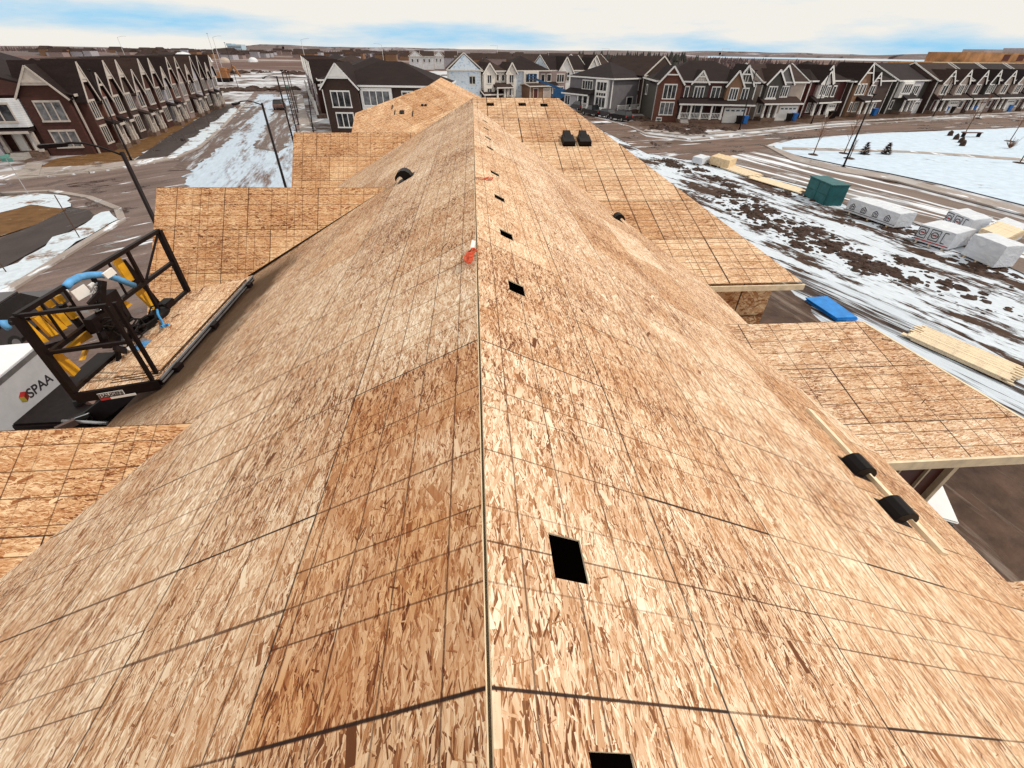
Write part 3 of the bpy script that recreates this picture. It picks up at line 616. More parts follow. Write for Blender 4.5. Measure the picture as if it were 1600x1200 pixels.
for px, py, w_, h_ in ((628, 176, .13, .16), (660, 165, .07, .08), (665, 165, .07, .08), (613, 168, .02, .22), (617, 176, .02, .22), (645, 178, .025, .28)):
    p = onplane(px, py, (0, -.38, 1), (0, 34, 0)); mb = MB(nb.location); mb.hexa([p+V((a, b, b*.38+c)) for c in (.004, .05) for b in (-h_, h_) for a in (-w_, w_)]); mb.build('roof_vent', M['black'], nb)

# loose things on the roof
pa, pb = [onplane(*p, (.5, 0, 1), (0, 0, 0)) for p in ((1262, 642), (1472, 868))]
mb = MB((pa+pb)/2); nn = V((.5, 0, 1)).normalized()*.022; mb.bar(pa+nn, pb+nn, .125, .045, 0, V((.5, 0, 1))); o = mb.build('wood_batten', M['lumber2']); o.location = (pa+pb)/2
tag(o, 'pale wood batten lying down the right slope under the two black hoods', 'batten')
def ribbon(name, pts, wd, th, mat, label, cat):
    o_ = V(pts[0]); mb = MB(o_)
    for a, b in zip(pts, pts[1:]): mb.bar(a, b, wd, th, 0)
    o = mb.build(name, mat); o.location = o_; return tag(o, label, cat)
def roofp(px, py, lift=.02, side=1):
    return onplane(px, py, (.5*side, 0, 1), (0, 0, lift))
rnd = random.Random(5)
pts = [roofp(x, y, .03+.05*abs(sin(i*1.3)), -1) for i, (x, y) in enumerate(((743, 390), (739, 388), (733, 393), (728, 402), (729, 408), (733, 410), (735, 402), (738, 396), (736, 405), (733, 411), (729, 407), (734, 397), (742, 392)))]
anc = thing('roof_anchor_strap', 'orange fall protection strap with a white tag bunched on the ridge', 'strap', tuple(pts[0]))
mb = MB(pts[0]); 
for a, b in zip(pts, pts[1:]): mb.bar(a, b, .042, .014)
mb.build('webbing', M['orange'], anc)
mb = MB(pts[0]); t0, t1 = roofp(738, 388, .03, -1), roofp(740, 376, .07, -1); mb.bar(t0, t1, .045, .006, 0, (0, -1, .3)); mb.build('tag', M['white'], anc)
ribbon('roof_anchor_strap', [roofp(x, y, .03) for x, y in ((742, 277), (750, 277.5), (757, 278.5), (764, 276.5), (770, 277.5), (769, 279.5), (763, 280), (758, 278.5), (752, 278))], .03, .012, M['orange'], 'orange strap lying flat across the ridge, farther along the roof', 'strap')
# ------------------------------------------------------------------ houses
def house(label, p0, p1, D, ze, rise, roof, wall, roofm, feats, name='house', cat='house', group=None, trim='white', ov=.45, hip=None, inset=0, ridge_off=.5):
    """p0,p1: left and right front corners on the ground (world); local x along the front, y into the house"""
    p0 = V((p0[0], p0[1], GZ)); p1 = V((p1[0], p1[1], GZ)); W = (p1-p0).length; d = (p1-p0).normalized()
    root = thing(name, label, cat, p0, math.atan2(d.y, d.x), group)
    fr = {'F': lambda a, b, z: V((a, -b, z)), 'L': lambda a, b, z: V((-b, D-a, z)), 'R': lambda a, b, z: V((W+b, a, z))}
    T = M[trim]; RM = M[roofm]
    mb = MB(); mb.box((0, 0, 0), (W, D, ze)); mb.build('wall', M[wall], root)
    r = MB(); tr = MB(); th = .22; yr = D*ridge_off
    x0, x1, y0, y1 = -ov, W+ov, -ov, D+ov; z0 = ze+.02
    def slab(lo_hi):  # closed roof solid
        for f in lo_hi: r.face(f)
    if roof == 'gx':
        r.prism([(x0, y0, z0), (x0, yr, z0+rise), (x0, y1, z0)], (x1-x0, 0, 0))
        for xx, s_ in ((x0, -1), (x1, 1)) if name != 'town_house' else ():
            for ya in (y0, y1): tr.bar((xx+s_*.05, ya, z0+.02), (xx+s_*.05, yr, z0+rise+.02), .08, .22)
        gw = MB(); gw.prism([(.03, .1, ze-.1), (.03, D-.1, ze-.1), (.03, yr, ze+rise*.93)], (.02-.5, 0, 0)); 
    elif roof == 'gy':
        xm = W/2
        r.prism([(x0, y0, z0), (xm, y0, z0+rise), (x1, y0, z0)], (0, y1-y0, 0))
        gw = MB(); gw.prism([(.1, -.0, ze-.1), (xm, 0, ze+rise*.93), (W-.1, 0, ze-.1)], (0, -ov-.03, 0)); gw.build('gable_wall', M[wall], root)
        for xa in (x0, x1): tr.bar((xa, y0-.06, z0+.02), (xm, y0-.06, z0+rise+.02), .22, .08, 0, (0, 1, 0))
    else:
        k = hip or min(W, D)/2+ov
        a = V((x0, y0, z0)); b = V((x1, y0, z0)); c = V((x1, y1, z0)); e = V((x0, y1, z0)); l = V((x0+k, yr, z0+rise)); q = V((x1-k, yr, z0+rise))
        if (q-l).x < .05: q = l = (q+l)/2; q = l+V((.05, 0, 0))
        for f in ((a, b, q, l), (b, c, q), (c, e, l, q), (e, a, l), (e, c, b, a)): r.face(f)
    if roof == 'gx':
        for xx, s_ in ((-ov, -1), (W+ov, 1)):
            gw = MB(); gw.prism([(xx, .2, ze+.1), (xx, D-.2, ze+.1), (xx, yr, ze+rise*.9)], (s_*.03, 0, 0)); gw.build('gable_wall', M[wall], root)
    r.build('roof', RM, root)
    # fascia along the eaves, corner boards
    tr.bar((x0, y0-.04, ze+.02), (x1, y0-.04, ze+.02), .07, .24)
    if roof == 'hip':
        tr.bar((x0-.04, y0, ze+.02), (x0-.04, y1, ze+.02), .07, .24); tr.bar((x1+.04, y0, ze+.02), (x1+.04, y1, ze+.02), .07, .24)
    for xx in (0, W): tr.box((xx-.09, -.05, 0), (xx+.09, .09, ze-.15))
    for ft in feats:
        k = ft[0]; f = fr[ft[1]]
        def bx(mb, a0, a1, b0, b1, za, zb): mb.box((a0, b0, za), (a1, b1, zb), 0, f)
        if k == 'W':
            _, _, a0, a1, za, zb, nc, b = ft[:8]; mm = ft[8] if len(ft) > 8 else 'glass'
            m = MB(); t = .13
            bx(m, a0-t, a1+t, b-.02, b+.07, zb, zb+t*1.5); bx(m, a0-t-.04, a1+t+.04, b-.02, b+.11, za-t*1.3, za); bx(m, a0-t, a0, b-.02, b+.06, za, zb); bx(m, a1, a1+t, b-.02, b+.06, za, zb)
            for i in range(1, nc):
                x = a0+(a1-a0)*i/nc; bx(m, x-.06, x+.06, b-.02, b+.055, za, zb)
            fo = m.build('window', T, root); m = MB(); bx(m, a0, a1, b-.02, b+.02, za, zb)
            for i in range(nc):
                xa = a0+(a1-a0)*i/nc; xb = a0+(a1-a0)*(i+1)/nc
            m.build('pane', M[mm], fo)
        elif k == 'G':
            _, _, a0, a1, b, zb, zt, rs, wm = ft[:9]; deco = ft[9] if len(ft) > 9 else 1; back = ft[10] if len(ft) > 10 else D*.42
            m = MB(); am = (a0+a1)/2; o2 = .35
            if b > .02: bx(m, a0, a1, -.1, b, zb, zt)
            m.prism([f(a0+.02, b+.005, zt-.02), f(am, b+.005, zt+rs*.95), f(a1-.02, b+.005, zt-.02)], f(0, -.3, 0)-f(0, 0, 0)); m.build('gable_wall', M[wm], root)
            m = MB(); s_ = rs/((a1-a0)/2); e0 = zt-o2*s_
            for sg, aa in ((-1, a0-o2), (1, a1+o2)):
                m.prism([f(am, b+.3, zt+rs), f(aa, b+.3, e0), f(aa, b+.3, e0+.16), f(am, b+.3, zt+rs+.18)], f(0, -(b+.3+back), 0)-f(0, 0, 0))
            m.build('gable_roof', RM, root)
            for aa in (a0-o2, a1+o2): tr.bar(f(aa, b+.36, e0+.06), f(am, b+.36, zt+rs+.06), .11, .27, 0, f(0, 1, 0)-f(0, 0, 0)) if False else None
            n_ = f(0, 1, 0)-f(0, 0, 0)
            for aa in (a0-o2, a1+o2):
                pA = f(aa, b+.34, e0+.03); pB = f(am, b+.34, zt+rs+.05); dd = (pB-pA).normalized(); up = n_.cross(dd).normalized()*(.09 if name == 'town_house' else .13); nn_ = n_*.08
                tr.hexa([pA-up, pA+up, pA-up+nn_, pA+up+nn_, pB-up, pB+up, pB-up+nn_, pB+up+nn_])
            if deco:
                zc = zt+rs*.5; hw = (a1-a0)/2*.5
                bx(tr, am-hw, am+hw, b+.28, b+.38, zc-.1, zc+.1)
                if deco == 2:
                    m = MB(); m.prism([f(am-hw*1.25, b+.24, zt+rs*.37), f(am+hw*1.25, b+.24, zt+rs*.37), f(am, b+.24, zt+rs*.99)], f(0, .08, 0)-f(0, 0, 0)); m.build('gable_panel', T, root)
                if deco == 3:
                    for q in (-.5, 0, .5): bx(tr, am+q*hw*1.3-.05, am+q*hw*1.3+.05, b+.0, b+.1, zt, zc+(0 if q else rs*.4))
        elif k == 'B':
            _, _, a0, a1, b, zb, zt, wm = ft; m = MB(); bx(m, a0, a1, -.05, b, zb, zt); m.build('bay', M[wm], root)
        elif k == 'D':
            _, _, a0, a1, z1, b, mm = ft; m = MB(); bx(m, a0, a1, b-.02, b+.05, .35, z1); m.build('door', M[mm], root)
            bx(tr, a0-.12, a0, b-.02, b+.08, .3, z1+.12); bx(tr, a1, a1+.12, b-.02, b+.08, .3, z1+.12); bx(tr, a0, a1, b-.02, b+.08, z1, z1+.12)
        elif k == 'GD':
            _, _, a0, a1, z1, b = ft[:6]; mm = ft[6] if len(ft) > 6 else 'white'; m = MB(); bx(m, a0, a1, b-.02, b+.05, .02, z1)
            for i in range(1, 4): bx(m, a0, a1, b+.05, b+.065, z1*i/4-.02, z1*i/4+.02)
            go = m.build('garage_door', M[mm], root); m = MB()
            for i in range(4):
                wv = (a1-a0)/4; bx(m, a0+wv*i+wv*.16, a0+wv*(i+1)-wv*.16, b+.05, b+.07, z1*.82, z1*.93)
            m.build('pane', M['tint'], go)
            bx(tr, a0-.15, a0, b-.02, b+.09, 0, z1+.15); bx(tr, a1, a1+.15, b-.02, b+.09, 0, z1+.15); bx(tr, a0, a1, b-.02, b+.09, z1, z1+.15)
        elif k == 'S':                                   # skirt roof: shed from the wall
            _, _, a0, a1, b, zt, dr = ft; m = MB()
            m.prism([f(a0, -.05, zt+dr), f(a0, b+.3, zt), f(a0, -.05, zt)], f(a1, 0, 0)-f(a0, 0, 0)); m.build('skirt_roof', RM, root)
            bx(tr, a0-.02, a1+.02, b+.28, b+.37, zt-.16, zt+.08)
        elif k == 'P':                                   # porch: deck, posts, rail under a skirt roof
            _, _, a0, a1, b, zt, npost = ft[:7]; rail = ft[7] if len(ft) > 7 else 1
            m = MB(); bx(m, a0, a1, .02, b, 0, .55); m.build('porch_deck', M['stone'], root)
            for i in range(npost):
                x = a0+.2+(a1-a0-.4)*i/max(1, npost-1); m = MB(); bx(m, x-.14, x+.14, b-.3, b-.02, .55, zt-.12); bx(m, x-.2, x+.2, b-.36, b+.03, .55, 1.1); m.build('porch_post', T, root)
            if rail:
                m = MB(); bx(m, a0+.2, a1-.2, b-.19, b-.12, 1.45, 1.55); bx(m, a0+.2, a1-.2, b-.19, b-.12, .68, .76); n = int((a1-a0)/.28)
                for i in range(n): x = a0+.25+(a1-a0-.5)*i/n; bx(m, x, x+.07, b-.18, b-.13, .76, 1.45)
                m.build('porch_rail', T, root)
        elif k == 'ST':                                  # steps
            _, _, a0, a1, b, n = ft; m = MB()
            for i in range(n): bx(m, a0, a1, b+.3*i, b+.3*(i+1), 0, .55-.55*i/n)
            m.build('steps', M['concrete'], root)
        elif k == 'BT':                                  # band trim
            _, _, a0, a1, b, za, zb = ft; bx(tr, a0, a1, b, b+.06, za, zb)
    tr.build('trim', T, root)
    return root
XY = lambda px, py: (at(px, py).x, at(px, py).y)
def along(p, q, s): return (p[0]+(q[0]-p[0])*s, p[1]+(q[1]-p[1])*s)

# --- the detached houses on the right
GR = 'detached houses along the right hand road'
house('brown corner house with a white wrap-round porch and a white garage door', XY(1018, 188), XY(1165, 191), 13, 6.1, 3.0, 'hip', 's_olive', 'shingle', [
    ('B', 'F', 4.2, 6.0, .04, 2.9, 6.0, 's_red'), ('B', 'F', 9.3, 11.6, .04, .0, 6.0, 's_red'),
    ('G', 'F', 0, 4.2, .9, 0, 6.0, 2.3, 'brick_r', 1, 6.0), ('W', 'F', 1.1, 3.2, 3.6, 5.6, 3, .9), ('W', 'F', 1.0, 3.3, 1.1, 2.9, 3, .9, 'blind'), ('W', 'F', .7, 1.5, .15, .45, 1, .9),
    ('W', 'F', 5.1, 5.7, 3.6, 5.3, 1, .05), ('W', 'F', 6.8, 8.4, 3.5, 5.3, 3, .05), ('W', 'F', 9.9, 11.3, 3.5, 5.3, 2, .05),
    ('G', 'F', 6.2, 8.8, .12, 5.9, 6.1, 1.6, 'cream', 3, 4), ('G', 'F', 12.2, 14.8, .9, 3.0, 5.9, 1.9, 's_tan', 0, 5), ('W', 'F', 12.9, 14.2, 3.6, 5.2, 3, .9),
    ('G', 'F', 13.6, 16.6, .4, 3.0, 6.1, 2.5, 's_olive', 3, 6), ('W', 'F', 15.2, 16.2, 3.6, 5.2, 2, .4),
    ('B', 'F', 12.0, 16.9, 1.6, 0, 2.9, 'brick_r'), ('GD', 'F', 12.6, 16.3, 2.25, 1.6),
    ('S', 'F', 3.9, 17.3, 2.4, 2.9, .9), ('P', 'F', 4.2, 12.0, 2.4, 2.9, 5), ('D', 'F', 5.0, 6.1, 2.5, .05, 'reddoor'), ('W', 'F', 7.6, 8.6, 1.1, 2.5, 1, .05), ('W', 'F', 10.6, 11.2, 1.1, 2.5, 1, .05), ('ST', 'F', 4.6, 6.0, 2.4, 4),
    ('W', 'L', 3, 4.2, 3.6, 5, 1, .02)], group=GR)
house('beige house with twin dark gables and a white garage door, right of the corner house', XY(1176, 187), XY(1240, 186), 12, 6.0, 2.7, 'gx', 's_beige', 'shingle_b', [
    ('G', 'F', .2, 3.6, .9, 3.0, 6.0, 1.9, 's_olive', 0, 5), ('G', 'F', 1.6, 6.0, .3, 3.0, 6.0, 2.6, 's_steel', 0, 6), ('W', 'F', .9, 2.5, 3.7, 5.3, 3, .9), ('W', 'F', 4.1, 5.5, 3.8, 5.3, 3, .3),
    ('B', 'F', .5, 2.9, 1.0, 3.0, 3.6, 'white'), ('B', 'F', 3.2, 7.8, 2.0, 0, 2.8, 's_beige'), ('GD', 'F', 3.7, 7.3, 2.25, 2.0), ('BT', 'F', 3.2, 3.6, 2.0, 0, 1.2),
    ('S', 'F', -.3, 8.1, 2.2, 2.8, 1.0), ('P', 'F', .0, 3.1, 2.2, 2.8, 3, 0), ('W', 'F', .5, 1.0, 1.1, 2.4, 1, .05), ('D', 'F', 1.6, 2.6, 2.4, .05, 'reddoor')], group=GR)
house('dark red house with a pale boarded double gable', XY(1249, 184), XY(1304, 181), 13, 6.1, 3.1, 'hip', 's_red', 'shingle', [
    ('G', 'F', 1.6, 5.4, .35, 3.0, 6.1, 2.4, 's_mauve', 0, 7), ('G', 'F', 1.4, 4.2, 1.0, 5.6, 6.0, 1.7, 'white', 0, 5), ('B', 'F', 1.8, 3.9, .9, 3.0, 5.7, 'white'), ('W', 'F', 2.1, 3.6, 3.9, 5.5, 3, .9), ('B', 'F', 4.1, 7.6, .5, 3.0, 5.8, 's_brown'),
    ('W', 'F', 4.3, 5.3, 3.6, 5.2, 2, .5), ('W', 'F', 6.2, 7.0, 3.6, 5.2, 1, .5), ('S', 'F', .6, 5.2, 2.0, 2.7, 1.1), ('P', 'F', .6, 4.8, 2.0, 2.7, 3, 0), ('W', 'F', 1.1, 1.8, 1.0, 2.4, 2, .05), ('W', 'F', 2.6, 3.6, 1.0, 2.4, 2, .05),
    ('B', 'F', 4.9, 7.9, 1.4, 0, 2.7, 's_brown'), ('GD', 'F', 5.3, 7.5, 2.25, 1.4), ('S', 'F', 4.7, 8.3, 1.5, 2.7, .6)], group=GR)
house('tan shingled house with one tall gable and three narrow upper windows', XY(1312, 182), XY(1372, 178), 13, 6.0, 2.9, 'hip', 's_brown', 'shingle', [
    ('G', 'F', .6, 4.8, .6, 0, 6.0, 2.9, 's_tan', 1, 6), ('W', 'F', 1.0, 1.6, 3.9, 5.5, 1, .6), ('W', 'F', 2.1, 2.7, 3.9, 5.5, 1, .6), ('W', 'F', 3.2, 3.8, 3.9, 5.5, 1, .6), ('W', 'F', .9, 1.4, 1.0, 2.4, 1, .6),
    ('G', 'F', 5.4, 7.9, .5, 3.0, 5.7, 1.7, 's_mauve', 1, 5), ('W', 'F', 5.8, 7.2, 3.7, 5.2, 2, .5), ('S', 'F', 2.0, 6.2, 2.4, 2.8, 1.0), ('P', 'F', 2.0, 6.0, 2.4, 2.8, 3, 0), ('W', 'F', 2.3, 3.5, .9, 2.4, 3, .62),
    ('B', 'F', 5.6, 8.9, 1.3, 0, 2.7, 's_tan'), ('GD', 'F', 6.0, 8.5, 2.2, 1.3, 's_steel'), ('S', 'F', 5.3, 9.2, 1.4, 2.7, .5)], group=GR)
house('pale grey house with a wide white upstairs bay', XY(1381, 178), XY(1442, 175), 13, 6.0, 2.9, 'gx', 's_olive', 'shingle_g', [
    ('B', 'F', .8, 4.2, .9, 3.0, 5.9, 'white'), ('W', 'F', 1.2, 3.8, 3.9, 5.4, 4, .9), ('B', 'F', 4.8, 8.2, .4, 3.0, 5.8, 's_lilac'), ('W', 'F', 5.3, 7.2, 3.6, 5.1, 3, .4),
    ('S', 'F', 2.0, 6.0, 2.0, 2.8, 1.2), ('P', 'F', 2.0, 5.8, 2.0, 2.8, 3, 0), ('W', 'F', .7, 1.4, 1.0, 2.4, 1, .05), ('B', 'F', 5.6, 8.8, 1.3, 0, 2.7, 's_lilac'), ('GD', 'F', 6.0, 8.4, 2.2, 1.3, 'greypaint')], group=GR)
tl = [('brown attached house with a dark side gable beside the pale grey house', 's_brown', 'shingle_b', 's_beige', 1), ('attached house with an oval upstairs window', 's_olive', 'shingle', 's_mauve', 0), ('attached house with two sharp white trimmed gables, near the end of the row', 's_red', 'shingle_g', 's_beige', 0), ('attached house under the raw wood building at the right edge', 's_brown', 'shingle_b', 's_mauve', 0)]
pp = [(1441, 177), (1492, 175.5), (1534, 174), (1577, 172.5), (1634, 170)]
for i, (lb, wm, rm, gm, sd_) in enumerate(tl):
    a, b = XY(*pp[i]), XY(*pp[i+1]); W_ = math.hypot(b[0]-a[0], b[1]-a[1])-.15; b = along(a, b, W_/(W_+.15)); q = W_/12.
    house(lb, a, b, 13, 6.0, 3.0, 'gx', wm, rm, [
        ('G', 'F', .6*q, 3.8*q, .9, 3.0, 5.9, 1.9, gm, 1, 5), ('W', 'F', 1.3*q, 3.0*q, 3.7, 5.2, 2, .9), ('W', 'F', 4.6*q, 5.5*q, 3.7, 5.3, 1, .05),
        ('G', 'F', 6.4*q, 9.4*q, .9, 3.0, 5.9, 2.0, gm if i != 1 else 's_olive', 1, 5), ('W', 'F', 7.0*q, 8.8*q, 3.7, 5.2, 3, .9), ('W', 'F', 10.2*q, 11.2*q, 3.7, 5.3, 1, .05),
        ('S', 'F', .2, 11.8*q, 1.9, 2.8, 1.0), ('P', 'F', .4*q, 5.0*q, 1.9, 2.8, 3, 0), ('D', 'F', 2*q, 3*q, 2.4, .05, 'reddoor'), ('B', 'F', 5.6*q, 11.6*q, 1.3, 0, 2.7, gm), ('GD', 'F', 6.2*q, 8.8*q, 2.25, 1.3), ('W', 'F', 9.6*q, 10.8*q, 1.1, 2.3, 1, 1.3)], name='attached_house', group='attached houses at the far end of the right hand road')
house('dark brown house with a big plain gable between the grey house and the corner house', XY(998, 176), XY(1043, 174), 15, 6.4, 3.2, 'gy', 's_brown', 'shingle_b', [('W', 'L', 3, 4, 3.6, 5, 1, .02)], group=GR, trim='cream')
house('grey sided house with a dark hipped roof and a white side porch rail', XY(952, 178), XY(1003, 174), 13, 5.9, 2.6, 'hip', 's_grey', 'shingle_g', [
    ('W', 'F', 7.7, 8.9, 4.0, 5.4, 2, .02), ('W', 'F', 7.7, 8.9, 1.4, 2.9, 2, .02), ('D', 'F', 4.6, 6.2, 2.7, .02, 'tint'), ('P', 'F', .6, 4.4, 1.4, .7, 0), ('P', 'F', 4.4, 7.4, 1.4, .7, 2),
    ('B', 'L', .5, 4.5, 1.8, 0, 3.0, 's_lilac'), ('W', 'L', .9, 2.4, .9, 2.5, 2, 1.8), ('B', 'L', 8.6, 12.2, .5, 0, 5.7, 'white'), ('W', 'L', 9.1, 11.8, 3.9, 5.3, 3, .5), ('W', 'L', 9.1, 11.8, 1.0, 2.7, 3, .5), ('W', 'L', 9.1, 11.8, 3.0, 3.5, 4, .5),
    ('W', 'L', 4.2, 7.2, 3.9, 5.3, 4, .05), ('S', 'L', 0, 8.4, 2.0, 3.0, .9), ('P', 'L', 4.7, 8.2, 1.9, 3.0, 3)], group=GR)
# --- half built houses in the middle distance
GC = 'half built houses beyond the long roof'
def proj_w(px, py, k): return at(px, py, GZ)
house('half built house with a blue and white wrapped gable end', XY(703, 156), XY(752, 156), 13, 6.2, 3.4, 'gy', 'tyvek', 'shingle_b', [('W', 'F', 5.2, 6.6, 3.4, 4.9, 2, .02)], group=GC, trim='cream')
house('half built cream house front with two small gables and a porch', XY(755, 156), XY(788, 155), 11, 6.0, 2.6, 'hip', 'cream', 'shingle_b', [
    ('G', 'F', 0, 3.0, .8, 0, 5.8, 1.8, 'cream', 0, 5), ('W', 'F', 1, 2, 3.6, 5.2, 2, .8), ('W', 'F', 1, 2, .9, 2.4, 2, .8), ('G', 'F', 6.3, 9.0, .8, 0, 5.8, 1.9, 'cream', 0, 5), ('W', 'F', 7.1, 8.2, 3.6, 5.2, 2, .8), ('W', 'F', 7.1, 8.2, .9, 2.4, 2, .8),
    ('W', 'F', 3.8, 4.4, 4, 5.2, 1, .05), ('W', 'F', 5.3, 5.9, 4, 5.2, 1, .05), ('S', 'F', 2.6, 7.4, 2.6, 2.7, .9), ('P', 'F', 2.8, 7.2, 2.6, 2.7, 3, 0), ('D', 'F', 4.4, 5.6, 2.5, .05, 'reddoor')], group=GC, trim='cream')
house('half built house with a low dark hipped roof behind the blue boom lift', XY(792, 154), XY(856, 153), 14, 6.0, 3.1, 'hip', 'tyvek', 'shingle', [
    ('B', 'F', 4.4, 8.6, .6, 0, 5.9, 'cream'), ('W', 'F', 5, 8, 3.6, 5.3, 3, .6), ('W', 'F', 5, 8, .9, 2.6, 3, .6), ('W', 'F', 5, 8, 2.9, 3.3, 3, .6), ('B', 'F', 8.6, 16.6, .1, 0, 5.9, 's_mauve'), ('W', 'F', 9.5, 10.4, 3.8, 5.2, 1, .1), ('W', 'F', 11.2, 12.2, 3.8, 5.2, 1, .1), ('W', 'F', 14, 16, 3.6, 5.2, 3, .1), ('W', 'F', 14, 16, .9, 2.4, 3, .1),
    ('S', 'F', 8.8, 13.8, 2.4, 2.8, .9), ('P', 'F', 9, 13.6, 2.4, 2.8, 4, 0)], group=GC, trim='cream')
house('half built white house with a pair of steep gables, right of the hip roofed one', XY(858, 152), XY(912, 151), 13, 6.0, 3.2, 'gx', 'tyvek', 'shingle', [
    ('G', 'F', 2, 6.2, .9, 0, 5.9, 3.0, 'white', 0, 6), ('W', 'F', 3.2, 5.2, 3.8, 5.6, 3, .9), ('G', 'F', 10.4, 14, .9, 0, 5.9, 2.8, 'white', 0, 6), ('W', 'F', 11.4, 13, 3.8, 5.2, 2, .9), ('W', 'F', 7, 7.5, 4, 5, 1, .05), ('W', 'F', 8.6, 9.1, 4, 5, 1, .05), ('S', 'F', 6, 10.8, 2.4, 2.8, .8), ('P', 'F', 6.2, 10.6, 2.4, 2.8, 3, 0), ('D', 'F', 11.4, 14.0, 2.6, .95, 's_tan')], group=GC, trim='cream')
house('half built pale house with a brown roof seen over the grey house', XY(908, 145), XY(950, 144), 14, 6.2, 3.2, 'gx', 's_beige', 'shingle_b', [('G', 'F', 1, 6, .9, 0, 6.0, 3.2, 'white', 0, 6), ('G', 'F', 9, 13, .9, 0, 6.0, 2.0, 'white', 0, 6)], group=GC, trim='cream')
for i, (a, b, lb, z_) in enumerate((((655, 160), (700, 158), 'low brown roofed garage just behind the peak of the next block', 3.1), ((758, 157), (786, 156), 'low brown roofed lean-to in front of the cream house', 1.2))):
    house(lb, XY(*a), XY(*b), 9, z_, 1.9, 'gx', 's_brown', 'shingle_b', [('BT', 'F', 0, 6, .1, 1.0, 1.15)], name='garage', cat='garage', trim='cream')
# --- left: brick row and the umber house
GB = 'brick town houses in the left hand row'
F0, F1 = XY(157, 240), XY(345, 164)
lab = ['nearest brick town house of the left row, showing its brick gable end and front steps', 'second brick town house of the left row, behind the near street lamp', 'third brick town house from the junction in the left row', 'fourth brick town house from the junction in the left row', 'farthest brick town house of the left row']
cut = [0, .17, .36, .56, .78, 1]
for i in range(5):
    a, b = along(F0, F1, cut[i]), along(F0, F1, cut[i+1]-.002); W_ = math.hypot(b[0]-a[0], b[1]-a[1]); q = W_/12.; ft = []
    for j, (g0, g1) in enumerate(((.5, 3.3), (4.6, 7.2), (8.4, 11.4))):
        zt = 5.9-(.5 if j == 1 else 0)
        ft += [('G', 'F', g0*q, g1*q, .9, 0, zt, 2.8-(.6 if j == 1 else 0), (('brick', 'brick_r', 'brick'), ('brick_d', 's_mauve', 'brick'), ('brick', 's_lilac', 'brick_r'), ('s_mauve', 'brick', 's_lilac'), ('brick_d', 's_mauve', 's_lilac'))[i][j], (2, 1, 2, 0, 2)[(i*2+j) % 5], 5), ('W', 'F', (g0+.5)*q, (g1-.5)*q, 3.5, 5.1, 3 if j != 1 else 2, .9, 'blind' if (i+j) % 2 else 'glass'), ('W', 'F', (g0+.5)*q, (g1-.5)*q, 1.0, 2.6, 3, .9)]
    ft += [('S', 'F', 3.2*q, 4.8*q, 2.0, 2.7, .8), ('P', 'F', 3.0*q, 4.8*q, 2.0, 2.7, 2), ('D', 'F', 3.6*q, 4.4*q, 2.5, .05, 'white'), ('S', 'F', 7.1*q, 8.6*q, 1.9, 2.7, .8), ('P', 'F', 7.1*q, 8.6*q, 1.9, 2.7, 2), ('D', 'F', 7.5*q, 8.2*q, 2.5, .05, 'white'), ('B', 'F', 3.4*q, 4.5*q, .3, 3.0, 5.9, 's_white')]
    D_i = 13
    if i == 0:
        D_i = 21
        ft += [('G', 'L', 16.4, 20.7, .5, 0, 5.8, 2.6, 'brick', 2, 6), ('W', 'L', 17.5, 19.8, 3.5, 5.2, 3, .5, 'blind'), ('W', 'L', 17.5, 19.8, .9, 2.4, 3, .5, 'blind'),
               ('B', 'L', 12.6, 16.2, 1.3, 3.0, 5.6, 's_white'), ('W', 'L', 13.4, 15.4, 3.6, 5.1, 2, 1.3), ('S', 'L', 12.4, 16.2, 1.6, 2.6, .5), ('P', 'L', 12.7, 16.2, 1.2, 2.6, 2, 0), ('D', 'L', 13.6, 14.4, 2.5, .05, 'white'), ('D', 'L', 15.0, 15.6, 2.5, .05, 'white'), ('ST', 'L', 13.2, 14.8, 1.2, 5),
               ('B', 'L', 4, 12.6, 1.6, 0, 5.6, 's_lilac'), ('W', 'L', 8.5, 10.4, 3.5, 5, 2, 1.6)]
    house(lab[i], a, b, D_i, 5.8, 3.1, 'gx', 'brick', 'shingle_b' if i % 2 else 'shingle', ft, name='town_house', group=GB, trim='taupe')
# second row behind it, roofs only in view
for i, (s0, s1, lb) in enumerate(((-.12, .2, 'broad brown roofed house behind the near end of the brick row'), (.3, .62, 'house with a dark roof behind the middle of the brick row'), (.66, .95, 'house with a dark roof behind the far end of the brick row'))):
    a, b = along(F0, F1, s0), along(F0, F1, s1); off = (-(b[1]-a[1]), (b[0]-a[0])); k = 24/math.hypot(*off); a = (a[0]+off[0]*k, a[1]+off[1]*k); b = (b[0]+off[0]*k, b[1]+off[1]*k)
    house(lb, a, b, 13, 5.8, 3.4, 'hip', 'brick_d', 'shingle_b' if i == 0 else 'shingle_g', [('W', 'L', 3, 5, 3.5, 5, 2, .02)], name='town_house', group='town houses behind the brick row')
m0, m1 = XY(519, 206), (XY(519, 206)[0]+17.5, XY(519, 206)[1]-1.2)
house('umber brick town house with one white edged gable, behind the unfinished roofs', m0, m1, 14, 5.9, 2.8, 'hip', 'brick_d', 'shingle', [
    ('G', 'F', .2, 5.2, .8, 0, 5.8, 2.7, 'brick_d', 2, 6), ('W', 'F', 1.3, 3.9, 3.4, 5.2, 3, .8), ('W', 'F', 1.5, 3.9, .8, 2.5, 3, .8), ('B', 'F', 5.4, 10, .35, 0, 5.7, 'white'), ('W', 'F', 5.8, 9.6, 3.6, 5.3, 4, .35, 'blind'), ('W', 'F', 11.5, 13, 3.6, 5.2, 2, .02),
    ('W', 'L', 3, 4, 3.6, 5, 1, .02), ('B', 'L', 8, 10, .6, 0, 5.6, 's_lilac')], name='town_house')
